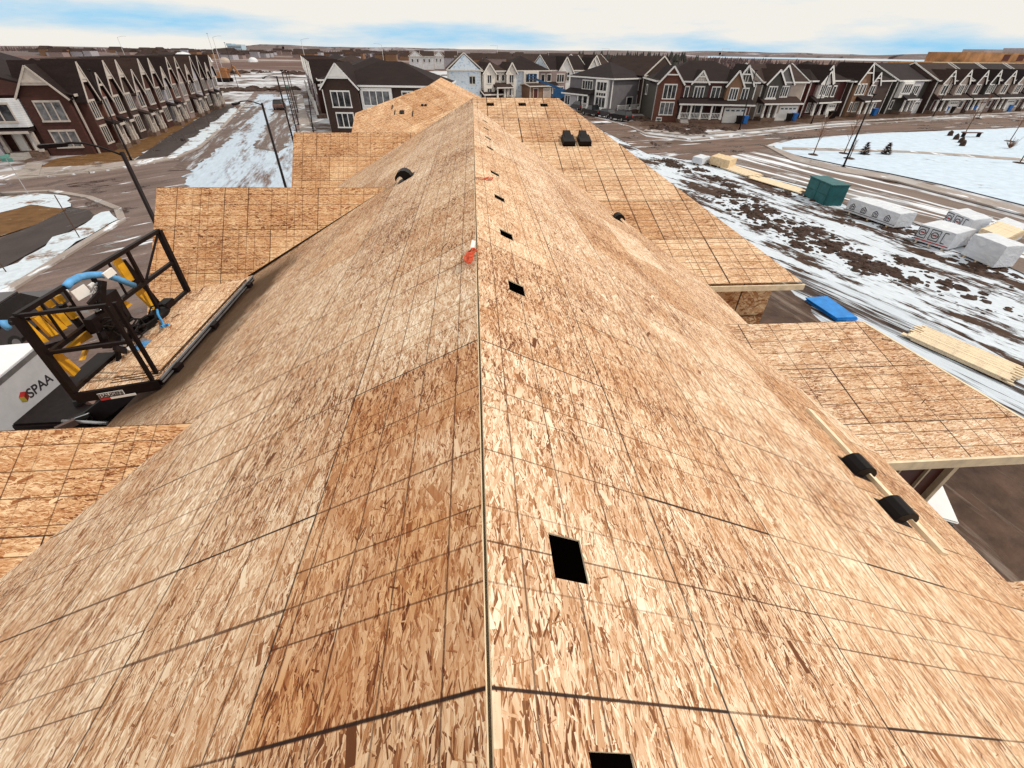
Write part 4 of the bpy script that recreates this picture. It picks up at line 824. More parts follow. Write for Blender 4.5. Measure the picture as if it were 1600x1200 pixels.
ax = (XY(480, 130)[0]-m0[0], XY(480, 130)[1]-m0[1]); an = math.hypot(*ax); ax = (ax[0]/an, ax[1]/an); nx = (ax[1], -ax[0])
for i, lb in enumerate(('dark roofed town house next behind the umber gabled one', 'dark roofed town house two behind the umber gabled one', 'dark roofed town house at the far end of the middle row')):
    a = (m0[0]+ax[0]*(16+i*26)+.5, m0[1]+ax[1]*(16+i*26)); b = (a[0]+nx[0]*(22-3*i), a[1]+nx[1]*(22-3*i)); ft = []
    for j in range(3): ft += [('G', 'L', 1+7.5*j, 5+7.5*j, .8, 0, 5.6, 2.6, ('s_lilac', 's_mauve', 'brick')[j], 1, 5), ('W', 'L', 2+7.5*j, 4+7.5*j, 3.6, 5.1, 2, .8), ('P', 'L', 5.2+7.5*j, 7.6+7.5*j, 1.8, 2.7, 2)]
    house(lb, a, b, 24, 5.8, 3.1+.0*i, 'hip', 'brick_d', ('shingle', 'shingle_b', 'shingle_g')[i], ft, name='town_house', group='town houses in the middle row')
# --- far away
for i, (px, py, wpx, lb, wm, rm) in enumerate(((651, 109, 15, 'far white house with its end gable, leftmost of the far group', 's_white', 'shingle_g'), (669, 109, 15, 'far white house under a brown roof, middle of the far group', 's_white', 'shingle_b'), (687, 108, 11, 'far white house nearest the blue wrapped gable', 's_white', 'shingle_g'), (706, 107, 14, 'far beige house just left of the wrapped gable roof', 's_beige', 'shingle_b'))):
    p = at(px, py); k = p.y/40*wpx*.062
    house(lb, (p.x-k/2, p.y), (p.x+k/2, p.y+.5), 12, 6.5, 2.6, 'gx' if i % 2 else 'gy', wm, rm, [('W', 'F', k*.2, k*.3, 3.8, 5.2, 1, .03), ('W', 'F', k*.6, k*.7, 3.8, 5.2, 1, .03)], group='far white houses', trim='cream')
# raw wood building under construction on the right
q0 = XY(1462, 150); P0 = V((onY(1458, 100, 205).x, 205, GZ)); P1 = P0+V((110, 9, 0))
ub = thing('unfinished_apartment_block', 'big raw wood apartment block under construction, top right', 'building', P0, math.atan2(P1.y-P0.y, P1.x-P0.x)); WB = (P1-P0).length
mb = MB(); mb.box((0, 0, 0), (WB, 22, 8.2)); mb.box((16, 2, 8.2), (WB, 20, 11.6)); mb.build('wall', M['tancon'], ub)
mb = MB(); mb.box((-.6, -.8, 8.0), (WB, -.02, 8.35)); mb.build('balcony_slab', M['lumber'], ub)
for i in range(14):
    mb = MB(); x = 6+i*7.4; mb.box((x, -.05, 4.2), (x+2.6, .05, 6.6)); mb.build('window_opening', M['reddoor'], ub)
for i in range(11):
    mb = MB(); x = 34+i*7.1; mb.box((x, 1.93, 8.9), (x+3.2, 2.02, 11.0)); mb.build('window_opening', M['reddoor'], ub)
for i, (x, h) in enumerate(((24, 1.0), (44, 1.6), (58, 1.1), (72, 1.9), (88, 1.3), (100, 2.0))):
    mb = MB(); mb.box((x, 2.6, 11.6), (x+9, 12, 11.6+h)); mb.build('roof_wall', M['s_lilac'], ub)
M['brownveh'] = plain('mud_splashed_paint', (.17, .10, .085), .6, .4, 2)
# ------------------------------------------------------------------ lettering
def text_mesh(txt, name, mat, parent, origin, xdir, ydir, width, lift=.006, bold=0.):
    cu = bpy.data.curves.new(name, 'FONT'); cu.body = txt; cu.size = 1; cu.extrude = .003; cu.offset = bold
    t = bpy.data.objects.new(name+'_tmp', cu); COL.objects.link(t)
    dg = bpy.context.evaluated_depsgraph_get(); me = bpy.data.meshes.new_from_object(t.evaluated_get(dg)); me.name = name
    bpy.data.objects.remove(t); bpy.data.curves.remove(cu)
    xs = [v.co.x for v in me.vertices]; ys = [v.co.y for v in me.vertices]; wd = max(xs)-min(xs); x0 = min(xs); y0 = min(ys); hh_ = max(ys)-y0
    x = V(xdir).normalized(); y = V(ydir); y = (y-x*y.dot(x)); hy = y.length; y.normalize(); n = x.cross(y); sx = width/wd; sy = hy/hh_
    for v in me.vertices: v.co = V(origin)-parent.location+x*(v.co.x-x0)*sx+y*(v.co.y-y0)*sy+n*(lift+v.co.z)
    me.materials.clear(); me.materials.append(mat)
    o = bpy.data.objects.new(name, me); COL.objects.link(o); o.parent = parent; return o

# ------------------------------------------------------------------ lift platform held at the left eave
ZF = -2.5; HP = 1.37
Lb, Bb, Rb, FRb = at(117, 615, ZF), at(294, 457, ZF), at(248, 594, ZF), at(393, 432, ZF)
plat = thing('work_platform', 'black steel work platform with a wood floor, raised to the left eave', 'work platform', Lb)
ud = (Bb-Lb).normalized(); nd = V((ud.y, -ud.x, 0)); nd = nd if nd.x > 0 else -nd; UP = V((0, 0, 1))
def bp(px, py, off=0.): return onplane(px, py, nd, Lb+nd*off)
mb = MB(Lb); th_ = .018
fl = [Lb+UP*.02, Rb+UP*.02, FRb+UP*.02, Bb+UP*.02]
o_ = fl[0]
uvf = [((p-o_).dot(ud)+.9, (p-o_).dot(nd)+.25) for p in fl]
mb.face(fl, uvf); mb.face([p-UP*th_ for p in fl[::-1]], uvf[::-1])
for i in range(4): mb.face([fl[i], fl[i]-UP*th_, fl[(i+1) % 4]-UP*th_, fl[(i+1) % 4]], [(0, 0)]*4)
mb.build('floor', M['osb'], plat)
mb = MB(Lb); T_ = .095
for p in (Lb, Bb): mb.bar(p-UP*.1, p+UP*HP, T_, T_, 0, ud)
Rp = Lb.lerp(Rb, .93)
for k in (.0, .15): mb.bar(Rp+ud*k-UP*.05, Rp+ud*k+UP*HP*.98, .05, .05, 0, ud)
m1 = Lb.lerp(Bb, .42); m2 = Lb.lerp(Bb, .70)
for p in (m1, m2): mb.bar(p-UP*.05, p+UP*HP, .055, .055, 0, ud)
for h in (HP, HP*.52, .02): mb.bar(Lb+UP*h, Bb+UP*h, .065, .065 if h > .1 else .12)
for h in (HP, HP*.55): mb.bar(Lb+UP*h, Rp+UP*h, .05, .05)
mb.bar(Lb+UP*HP*.55, Lb.lerp(Bb, .42)+UP*.1, .045); mb.bar(Bb+UP*HP, m2+UP*HP*.5, .03)
for t in (.12, .25, .55): mb.bar(Lb.lerp(Bb, t)+UP*HP*.52, Lb.lerp(Bb, t)+UP*HP, .03)
mb.build('guard_rail', M['dark'], plat)
mb = MB(Lb); mb.bar(Lb-UP*.06-ud*.04, Rb-UP*.06-ud*.04, .05, .17); mb.bar(Rb-UP*.05+nd*.0, FRb-UP*.05+nd*.0, .07, .10); mb.bar(FRb-UP*.03, Bb-UP*.03, .06, .06)
for t in (.2, .5, .8): mb.bar(Lb.lerp(Bb, t)-UP*.07, Rb.lerp(FRb, t)-UP*.04, .07, .06)
for t in (.1, .45, .9): mb.box((-.09, -.05, -.04), (.09, .05, .05), 0, lambda a, b, c, t=t: Rb.lerp(FRb, t)+ud*a+nd*(b+.08)+UP*(c-.04))
mb.build('floor_frame', M['dark'], plat)
mb = MB(Lb); mb.bar(Rb+UP*.012+nd*.03, FRb+UP*.012+nd*.03, .03, .03); mb.bar(Rb-UP*.04+nd*.05, FRb-UP*.04+nd*.05, .02, .02); mb.build('edge_strip', M['steel'], plat)
def slab_px(quad, off, th, mat, name, parent=plat):
    pts = [bp(x, y, off) for x, y in quad]; m = MB(parent.location); m.prism(pts, nd*th); return m.build(name, mat, parent)
# control box, cable clutter
for q in (((140, 470), (168, 452), (196, 500), (166, 520)), ((150, 520), (178, 505), (190, 522), (160, 545)), ((128, 500), (150, 488), (160, 505), (138, 520))): slab_px(q, .12, .14, M['dark'], 'control_box')
for q in (((110, 456), (130, 444), (143, 458), (122, 470)),): slab_px(q, .16, .012, M['white'], 'notice')
for q in (((136, 446), (143, 441), (149, 447), (142, 452)), ((150, 448), (157, 444), (162, 450), (155, 455)), ((144, 455), (150, 451), (155, 457), (148, 462)), ((158, 428), (172, 418), (180, 427), (166, 436)), ((195, 545), (205, 538), (213, 541), (202, 549))): slab_px(q, .17, .03, M['white'], 'switch_plate')
rnd = random.Random(13)
for i in range(16):                                   # brackets, hoses and levers crowding the middle of the platform
    x, y = rnd.uniform(136, 205), rnd.uniform(462, 560)
    if y-462 > (x-118)*1.3: continue
    mb = MB(Lb); a_ = bp(x, y, .05+rnd.uniform(0, .25)); mb.bar(a_, a_+ud*rnd.uniform(-.35, .35)+UP*rnd.uniform(-.3, .3)+nd*.05, rnd.uniform(.03, .10), rnd.uniform(.03, .12)); mb.build('bracket', M['dark'] if i % 5 else M['steel'], plat)
mb = MB(Lb)
for i in range(7):
    x, y = rnd.uniform(150, 240), rnd.uniform(500, 545); pts = [bp(x+14*cos(k*1.1+i), y+8*sin(k*1.1+i), .25+.05*k) for k in range(6)]; mb.tube(pts, .016, 6)
mb.build('hose', M['black'], plat, True)
mb = MB(Lb); rnd = random.Random(3)
for i in range(9):
    x, y = rnd.uniform(140, 185), rnd.uniform(450, 500); pts = [bp(x+12*cos(a*.8+i)*rnd.uniform(.5, 1), y+10*sin(a*.8+i), .22) for a in range(6)]; mb.tube(pts, .008, 5)
mb.build('cable', M['steel'], plat)
mb = MB(Lb); mb.tube([bp(x, y, .04) for x, y in ((103, 448), (110, 440), (124, 433), (140, 430), (158, 429), (172, 432), (190, 438), (209, 446))], .055, 10); mb.build('foam_pad', M['bluepad'], plat, True)
mb = MB(Lb); mb.tube([bp(x, y, .04) for x, y in ((5, 500), (7, 508), (14, 513))], .04, 8); mb.build('foam_pad', M['bluepad'], plat, True)
so_ = Lb.lerp(Rb, .28)-ud*.075-UP*.11; sx = (Rb-Lb).normalized(); sw = .34
mb = MB(Lb); mb.hexa([so_+sx*a+UP*c-ud*b for c in (0, .085) for b in (0, .008) for a in (0, sw)]); sb = mb.build('sign_plate', M['white'], plat)
mb = MB(Lb); q = so_-ud*.009
for a, b in (((.008, .008), (sw-.008, .008)), ((.008, .077), (sw-.008, .077)), ((.008, .008), (.008, .077)), ((sw-.008, .008), (sw-.008, .077))): mb.bar(q+sx*a[0]+UP*a[1], q+sx*b[0]+UP*b[1], .006, .006)
mb.build('sign_border', M['ink'], plat)
text_mesh('HAUGEN', 'sign_lettering', M['ink'], plat, so_-ud*.008+sx*.02+UP*.016, sx, UP*.053, sw-.04, .004, .012)
mb = MB(Lb); mb.hexa([so_+sx*a+UP*c-ud*b for c in (-.05, -.012) for b in (0, .008) for a in (0, sw*.4)]); mb.build('sign_stripe', M['red'], plat)
mb = MB(Lb); mb.hexa([so_+sx*a+UP*c-ud*b for c in (-.05, -.012) for b in (0, .008) for a in (sw*.4, sw*1.4)]); mb.build('sign_stripe', M['white'], plat)

# sheets carried on the platform
for i in range(3):
    q0 = Rb.lerp(Lb, .04)+ud*(.10+.05*i); q1 = Rb.lerp(Lb, .62); sh_ = MB(q0); ln_ = (FRb-Rb).length-.35-.07*i
    c4_ = [q0, q0+ud*ln_, q1+ud*(ln_+.02), q1+ud*(.10+.05*i)]; z0_ = .026+.016*i
    uvq = [((p_-q0).dot(ud)+2.3*i+.75, (p_-q0).dot(nd)+1.19) for p_ in c4_]
    sh_.face([p_+UP*(z0_+.013) for p_ in c4_], uvq); sh_.face([p_+UP*z0_ for p_ in c4_[::-1]], uvq[::-1])
    for k in range(4): a_, b_ = c4_[k], c4_[(k+1) % 4]; sh_.face([a_+UP*(z0_+.013), a_+UP*z0_, b_+UP*z0_, b_+UP*(z0_+.013)], [(0, 0)]*4, 1)
    o = sh_.build('wood_sheet', [M['osb'], M['dark']]); o.location = q0; tag(o, 'flake board sheet in the flat stack carried on the platform floor', 'sheet', 'sheets carried on the work platform')
# loose things on the platform
for i, (q, lb) in enumerate((((200, 528), 'black bundled harness on the platform floor by the rails'), ((228, 512), 'black rolled hose on the platform floor beside the tool bag'), ((262, 480), 'small black case on the platform floor farthest from the sign'))):
    pz = at(*q, ZF+.02); mb = MB(pz); rnd = random.Random(60+i)
    if i < 2:
        for k in range(5): mb.tube([pz+V((.02*k, 0, .03+.03*k))+V((.16*cos(t*.9+k)*rnd.uniform(.7, 1.1), .24*sin(t*.9+k), 0)) for t in range(8)], .022, 6)
        o = mb.build('coiled_gear', M['black'], None, True)
    else:
        mb.hexa([pz+ud*a+nd*b+UP*c for c in (0, .14) for b in (-.1, .1) for a in (-.16, .16)]); o = mb.build('tool_case', M['black'], None, False, .015)
    o.location = pz; tag(o, lb, 'gear')

p = at(250, 492, ZF+.03)
bag = thing('tool_bag', 'black tool bag lying open on the platform floor', 'tool bag', p)
mb = MB(p); 
def lump(mb, c, rx, ry, rz, seed, m=10):
    rn = random.Random(seed); rings = []
    for j in range(5):
        t = j/4; r_ = cos(t*pi/2*.92); rings.append([V((c[0]+rx*r_*cos(a)*rn.uniform(.85, 1.15), c[1]+ry*r_*sin(a)*rn.uniform(.85, 1.15), c[2]+rz*sin(t*pi/2)*rn.uniform(.9, 1.1))) for a in [2*pi*k/m for k in range(m)]])
    for a, b in zip(rings, rings[1:]):
        for k in range(m): mb.face([a[k], a[(k+1) % m], b[(k+1) % m], b[k]])
    mb.face(rings[-1])
lump(mb, p, .17, .27, .13, 4); mb.build('bag_body', M['black'], bag, True)
mb = MB(p); mb.tube([p+V((-.12, -.14, .06)), p+V((-.06, -.03, .2)), p+V((.06, .1, .19)), p+V((.12, .16, .06))], .014, 6); mb.build('handle', M['black'], bag)
pts = [at(x, y, ZF+.05+.12*abs(sin(i))) for i, (x, y) in enumerate(((243, 470), (245, 480), (247, 492), (252, 500), (256, 508), (252, 511), (258, 509), (264, 507)))]
mb = MB(pts[0]); mb.tube(pts, .022, 6); o = mb.build('rope', M['bluerope']); o.location = pts[0]; tag(o, 'blue rope draped over the black tool bag', 'rope')
for i, (a, b, lb) in enumerate((((205, 533), (232, 518), 'short grey metal bar on the platform floor, farther from the sign'), ((208, 543), (228, 528), 'short grey metal bar on the platform floor, nearer the sign'))):
    a = at(*a, ZF+.05); b = at(*b, ZF+.05); mb = MB(a); mb.bar(a, b, .05, .04); o = mb.build('metal_bar', M['steel']); o.location = a; tag(o, lb, 'metal bar', 'metal bars on the platform')
p = at(222, 540, ZF+.025); mb = MB(p); mb.hexa([p+ud*a+nd*b+UP*c for c in (0, .008) for b in (-.07, .07) for a in (-.16, .16)]); mb.box((p.x-.03, p.y-.03, p.z+.008), (p.x+.03, p.y+.03, p.z+.05))
o = mb.build('packet', M['bluepad']); o.location = p; tag(o, 'pale blue packet lying on the platform floor', 'packet')

# ------------------------------------------------------------------ telehandler carrying the platform
tb = at(150, 650, -6.6)
th = thing('telehandler', 'black and yellow telehandler below the eave, holding up the work platform', 'telehandler', (tb.x, tb.y, GZ))
mb = MB(th.location); c = th.location
def tl_(a, b, z): return c+ud*a+nd*b+UP*z
mb.hexa([tl_(a, b, z) for z in (.7, 1.9) for b in (-1.5, 1.1) for a in (-2.6, 3.6)]); mb.hexa([tl_(a, b, z) for z in (1.9, 2.7) for b in (-.9, .95) for a in (-1.2, 2.2)])
mb.build('body', M['dark'], th, False, .06)
mb = MB(th.location); mb.tube([tl_(.3, .7, 2.0), tl_(.9, .95, 2.55), tl_(1.5, .95, 2.75), tl_(2.1, .6, 2.5)], .16, 10); mb.build('exhaust', M['black'], th, True)
mb = MB(th.location); mb.tube([tl_(-1.4, 1.12, 1.75), tl_(.9, 1.12, 1.75)], .05, 8); mb.build('grab_bar', M['steel'], th, True)
for a in (-1.7, 1.6):
    for b in (-1.1, 1.05):
        m = MB(th.location); q = tl_(a, b, .65); m.tube([q-nd*.2, q-nd*.14, q+nd*.14, q+nd*.2], [.52, .64, .64, .52], 20); wh = m.build('wheel', M['rubber'], th)
        m = MB(th.location); m.tube([q-nd*.215, q+nd*.215], .28, 14); m.build('rim', M['yellow'], wh)
mb = MB(th.location); mb.tube([at(98, 658, -5.75), at(168, 661, -5.75)], .045, 8); mb.build('side_bar', M['steel'], th, True)
mb = MB(th.location); fpts = [at(*q, -5.72) for q in ((112, 656), (135, 648), (158, 636), (172, 622), (180, 613), (190, 612), (197, 618), (201, 627))]
for a_, b_ in zip(fpts, fpts[1:]): mb.face([a_, b_, b_-UP*.5+nd*.1, a_-UP*.5+nd*.1]); mb.face([a_+UP*.004, b_+UP*.004, b_-nd*.35-UP*.05, a_-nd*.35-UP*.05])
mb.build('fender', M['rubber'], th)
mb = MB(th.location); mb.tube([q+UP*.01 for q in fpts], .018, 6); mb.build('fender_edge', M['steel'], th, True)
for i in range(14):
    x, y = 108+rnd.uniform(0, 70), 615+rnd.uniform(0, 45); mb = MB(th.location); q = at(x, y, -5.9+rnd.uniform(-.2, .2)); mb.bar(q, q+V((rnd.uniform(-.4, .4), rnd.uniform(-.4, .4), rnd.uniform(-.2, .2))), rnd.uniform(.04, .16), rnd.uniform(.04, .2)); mb.build('bracket', M[('dark', 'brownveh', 'rubber')[i % 3]], th)
# yellow boom and lift carriage seen through the rails
mb = MB(th.location); e0 = bp(150, 545, -.25); e0 = Lb.lerp(FRb, .55)-UP*.5; mb.bar(tl_(-.6, .3, 2.2), e0, .34, .40); mb.bar(tl_(.3, .2, 2.6), e0+UP*.12, .2, .2)
mb.build('boom', M['dark'], th)
sl = [((28, 501), (40, 499), (77, 533), (68, 536)), ((52, 496), (62, 493), (92, 522), (81, 526)), ((67, 491), (77, 488), (106, 512), (96, 517)), ((84, 487), (95, 483), (113, 506), (104, 510)), ((101, 482), (111, 480), (123, 495), (116, 499)), ((87, 464), (96, 460), (104, 470), (97, 475)), ((72, 472), (80, 468), (88, 477), (81, 481)), ((60, 480), (66, 477), (73, 484), (66, 487)),
      ((78, 553), (96, 551), (126, 577), (116, 588)), ((104, 545), (136, 517), (146, 526), (114, 545)), ((176, 403), (187, 400), (211, 437), (200, 441)), ((212, 456), (223, 450), (249, 478), (240, 483)), ((166, 493), (196, 470), (207, 475), (174, 505)), ((152, 503), (160, 498), (166, 508), (157, 514)), ((137, 539), (143, 536), (133, 562), (128, 563))]
for i, q in enumerate(sl):
    pts = [bp(x, y, -.14) for x, y in q]; m = MB(th.location); m.prism(pts, nd*(-.05)); m.build('carriage_plate', M['yellow'], th)
for q in (((20, 503), (116, 476), (118, 480), (22, 508)), ((62, 542), (150, 515), (152, 520), (64, 549)), ((96, 478), (102, 474), (140, 516), (134, 520)), ((186, 412), (196, 405), (262, 486), (254, 492))):
    pts = [bp(x, y, -.20) for x, y in q]; m = MB(th.location); m.prism(pts, nd*(-.06)); m.build('carriage_frame', M['dark'], th)

# ------------------------------------------------------------------ white trailer beside it
ZT = -5.0
t0, t1 = at(0, 591, ZT), at(41, 557, ZT); td = (t1-t0).normalized(); tn = V((td.y, -td.x, 0)); tn = tn if tn.x > 0 else -tn
def tp(px, py, off=0.): return onplane(px, py, tn, t0+tn*off)
zb = tp(50, 672).z; far = tp(122, 606); fa = (far-t0).dot(td)
tr_ = thing('trailer', 'white box trailer with lettering on its side, below the work platform', 'trailer', (t0.x, t0.y, GZ))
def tq(a, b, z): return V((t0.x, t0.y, 0))+td*a+tn*b+UP*z
mb = MB(tr_.location); mb.hexa([tq(a, b, z) for z in (zb, ZT) for b in (-2.4, 0) for a in (fa-7, fa)]); mb.build('box', M['greypaint'], tr_, False, .03)
mb = MB(tr_.location); mb.hexa([tq(a, b, z) for z in (ZT+.005, ZT+.03) for b in (-2.36, -.05) for a in (fa-6.96, fa-.04)]); mb.build('roof_panel', M['whitepaint'], tr_)
mb = MB(tr_.location); mb.hexa([tq(a, b, z) for z in (ZT-.12, ZT+.012) for b in (-.03, .02) for a in (fa-7, fa)]); mb.hexa([tq(a, b, z) for z in (zb-.16, zb) for b in (-.08, .03) for a in (fa-7, fa)]); mb.hexa([tq(a, b, z) for z in (zb-.3, zb+.02) for b in (-.2, .08) for a in (fa-.35, fa+.06)]); mb.hexa([tq(a, b, z) for z in (zb-.45, zb-.15) for b in (-.2, .05) for a in (fa-2.2, fa-1.3)])
mb.build('rail', M['steel'], tr_)
for a in (fa-5.2, fa-4.1):
    m = MB(tr_.location); q = tq(a, -.15, GZ+.5); m.tube([q-tn*.25, q], .5, 18); m.build('wheel', M['rubber'], tr_)
mb = MB(tr_.location); mb.hexa([tq(a, b, z) for z in (GZ+.6, zb) for b in (-2, -.4) for a in (fa-6.5, fa-.6)]); mb.build('chassis', M['dark'], tr_)
b0, b1 = tp(48, 623), tp(84, 594); up_ = tp(39, 607)-tp(48, 623)
text_mesh('SPAA', 'lettering', M['ink'], tr_, b0, b1-b0, UP*(tp(41, 608).z-b0.z), (b1-b0).dot(td), .006, .014)
hc = tp(37, 620); hr = abs((tp(48, 620)-tp(27, 620)).dot(td))*.52; hx = [hc+tn*.008+td*hr*sin(k*pi/3)+UP*hr*cos(k*pi/3) for k in range(6)]
for ks, mn in (((5, 0, 1), 'red'), ((3, 4, 5), 'logo_olive'), ((1, 2, 3), 'logo_brown')):
    if mn not in M: M[mn] = plain(mn, {'logo_olive': (.30, .24, .04), 'logo_brown': (.14, .02, .012)}[mn], .5)
    m = MB(tr_.location); m.prism([hc+tn*.008+(hx[ks[1]]-hc-tn*.008)*.0]+[hx[k] for k in ks], tn*.004); m.build('emblem', M[mn], tr_)

# black vehicle roof beyond the trailer
def car(name, label, cat, pos, yaw, paint, kind='suv', group=None, s=1.):
    root = thing(name, label, cat, (pos[0], pos[1], GZ+.05), yaw, group)
    Lg, Wd = (4.7, 1.9) if kind != 'pickup' else (5.6, 2.0); Lg *= s
    def loft(prof, wt, wb, nm, m, par, lo=None, bev=.05):
        mb = MB(); n = len(prof); zs = [p[1] for p in prof]; zmin, zmax = min(zs), max(zs)
        wf = lambda z: wb+(wt-wb)*(z-zmin)/(zmax-zmin)
        lft = [V((x, -wf(z)/2, z)) for x, z in prof]; rgt = [V((x, wf(z)/2, z)) for x, z in prof]
        mb.face(lft); mb.face(rgt[::-1])
        for i in range(n): mb.face([lft[i], lft[(i+1) % n], rgt[(i+1) % n], rgt[i]])
        return mb.build(nm, m, par, False, bev)
    h = Lg/2
    body = loft([(-h, .45), (-h, .95), (-h+.1, 1.05), (h-1.3, 1.05), (h-.1, .9), (h, .7), (h, .4), (h-.2, .32), (-h+.2, .32)], Wd-.1, Wd, 'body', paint, root)
    if kind == 'suv': cab = [(-h+.15, 1.04), (-h+.4, 1.65), (-h+.7, 1.74), (h-2.2, 1.72), (h-1.4, 1.04)]
    elif kind == 'pickup': cab = [(-h+2.0, 1.04), (-h+2.15, 1.7), (-h+2.4, 1.78), (h-2.3, 1.75), (h-1.5, 1.04)]
    else: cab = [(-h+.5, 1.04), (-h+1.1, 1.45), (h-2.1, 1.45), (h-1.2, 1.04)]
    loft(cab, Wd-.5, Wd-.14, 'cabin_glass', M['tint'], root, bev=.04)
    zt = max(z for _, z in cab); xs = [x for x, z in cab if z > zt-.12]
    mb = MB(); mb.box((min(xs)-.03, -(Wd-.52)/2, zt-.03), (max(xs)+.03, (Wd-.52)/2, zt+.045)); mb.build('roof', paint, root, False, .03)
    if kind == 'pickup':
        mb = MB(); mb.box((-h+.1, -Wd/2+.1, 1.05), (-h+1.95, Wd/2-.1, 1.07)); mb.build('bed', M['rubber'], root)
    for x in (-h+.95, h-.95):
        for y in (-1, 1):
            m = MB(); m.tube([(x, y*(Wd/2-.22), .33), (x, y*(Wd/2+.01), .33)], .34, 16); wh = m.build('wheel', M['rubber'], root)
            m = MB(); m.tube([(x, y*(Wd/2), .33), (x, y*(Wd/2+.025), .33)], .2, 12); m.build('rim', M['steel'], wh)
    for y in (-1, 1):
        m = MB(); m.box((h-.04, y*.72-.2, .68), (h+.02, y*.72+.2, .82)); m.build('headlight', M['white'], root)
        m = MB(); m.box((-h-.02, y*.8-.1, .7), (-h+.03, y*.8+.1, .98)); m.build('tail_light', M['red'], root)
    return root
M['blackcar'] = plain('black_car_paint', (.014, .012, .013), .2, .1); M['greycar'] = plain('dark_grey_car_paint', (.05, .045, .048), .3, .1); 
pk = at(30, 470, GZ+1.6)
blk = car('parked_van', 'black van with a rounded roof half hidden by the work platform', 'van', (pk.x-.9, pk.y), math.atan2(td.y, td.x), M['greycar'], 'suv', None, 1.1)
ds = Matrix.Rotation(0, 4, 'Z')
car('parked_car', 'dark grey sport utility car parked nearest on the right hand road', 'car', XY(968, 189), R(118), M['blackcar'], 'suv', 'vehicles parked by the grey house')
car('parked_car', 'small dark car squeezed between the pickup and the grey sport utility car', 'car', XY(945, 184), R(118), M['greycar'], 'sedan', 'vehicles parked by the grey house')
car('pickup_truck', 'black pickup truck parked in front of the grey house', 'pickup truck', XY(926, 181), R(112), M['blackcar'], 'pickup', 'vehicles parked by the grey house')
car('parked_car', 'dark car partly hidden by the far wing of the roof, beyond the pickup', 'car', XY(902, 172), R(112), M['greycar'], 'suv', 'vehicles parked by the grey house')
car('pickup_truck', 'muddy brown pickup truck driving away up the left street', 'pickup truck', XY(438, 171), R(101), M['brownveh'], 'suv')
car('site_van', 'pale blue van among the half built houses', 'van', XY(800, 152), R(10), M['bluepad'], 'suv', 'vans at the half built houses')
car('site_van', 'white van among the half built houses', 'van', XY(822, 152), R(5), M['whitepaint'], 'suv', 'vans at the half built houses')
wp = at(1490, 778, GZ+1.05); car('pickup_truck', 'white vehicle whose end shows under the porch roof at the right', 'pickup truck', (wp.x-2.95, wp.y+.30), R(152), M['whitepaint'], 'suv')

# ------------------------------------------------------------------ street lamps and masts
def lamp(name, label, x, y, H, arm=None, mat='pole', group=None, r=.09, curve=.4):
    root = thing(name, label, 'street lamp', (x, y, GZ), 0, group); o = root.location
    mb = MB(o); mb.tube([o, o+V((0, 0, .5)), o+V((0, 0, H))], [r*1.5, r*1.15, r*.75], 10); mb.box((o.x-.2, o.y-.2, o.z), (o.x+.2, o.y+.2, o.z+.12)); mb.build('pole', M[mat], root, True)
    if arm is not None:
        a = V((arm[0], arm[1], 0)); pts = [o+V((0, 0, H-.1))+a*t+V((0, 0, curve*sin(t*pi*.6))) for t in (0, .15, .35, .6, .85, 1)]
        mb = MB(o); mb.tube(pts, r*.36, 8); mb.build('arm', M[mat], root, True)
        e = pts[-1]; d = a.normalized(); s_ = V((-d.y, d.x, 0)); mb = MB(o); mb.hexa([e+d*p+s_*q*(1 if c > 0 else .7)+V((0, 0, c)) for c in (-.06, .03) for q in (-.11, .11) for p in (-.1, .5)]); mb.build('lamp_head', M[mat], root, False, .02)
    else:
        mb = MB(o); mb.hexa([o+V((a*(1.5 if c > .05 else 1), b*(1.5 if c > .05 else 1), H+c)) for c in (0, .12) for b in (-.12, .12) for a in (-.12, .12)]); mb.build('lamp_head', M[mat], root)
    return root
GL = 'dark street lamps'
p = at(190, 237, GZ+8); e = at(97, 224, GZ+8.3); lamp('street_lamp', 'dark lamp post with a curved arm, rising behind the near left gable roof', p.x, p.y, 8, (e-p)[:2], group=GL, r=.075)
p = XY(206, 252); lamp('street_lamp', 'dark lamp post standing at the corner of the brick row', p[0], p[1], 8.2, None, group=GL)
p = at(409, 161, GZ+8); e = at(368, 152, GZ+8.5); lamp('street_lamp', 'dark lamp post with a curved arm over the snowy left street', p.x, p.y, 8, (e-p)[:2], group=GL, r=.075)
p = at(432, 119, GZ+8); e = at(410, 114, GZ+8.6); lamp('street_lamp', 'lamp post beside the muddy pickup on the left street', p.x, p.y, 8, (e-p)[:2], group=GL)
for i, (px, py, lb) in enumerate(((440, 111, 'second lamp post beyond the muddy pickup'), (446, 111, 'third lamp post beyond the muddy pickup'), (450, 112, 'farthest thin lamp post beyond the muddy pickup'))):
    p = at(px, py, GZ+8-.7*i); lamp('street_lamp', lb, p.x, p.y, 8-.7*i, None, group=GL, r=.07)
p = XY(1155, 203); lamp('street_lamp', 'lamp post in front of the brown corner house', p[0], p[1], 8.1, None, group=GL)
p = XY(1317, 262); lamp('street_lamp', 'tall lamp post at the edge of the snowy park', p[0], p[1], 7.0, None, group=GL)
p = XY(1267, 194); lamp('street_lamp', 'lamp post in front of the dark red house', p[0], p[1], 7.9, None, group=GL)
p = XY(1457, 183); lamp('street_lamp', 'lamp post in front of the attached houses', p[0], p[1], 7.4, None, group=GL)
p = XY(372, 136); lamp('street_lamp', 'thin lamp post beyond the far end of the brick row', p[0], p[1], 11, None, group=GL, r=.07)
p = XY(351, 138); lamp('street_lamp', 'pale mast beside the rusty orange machine', p[0], p[1], 13, None, 'palepole', GL, .07)
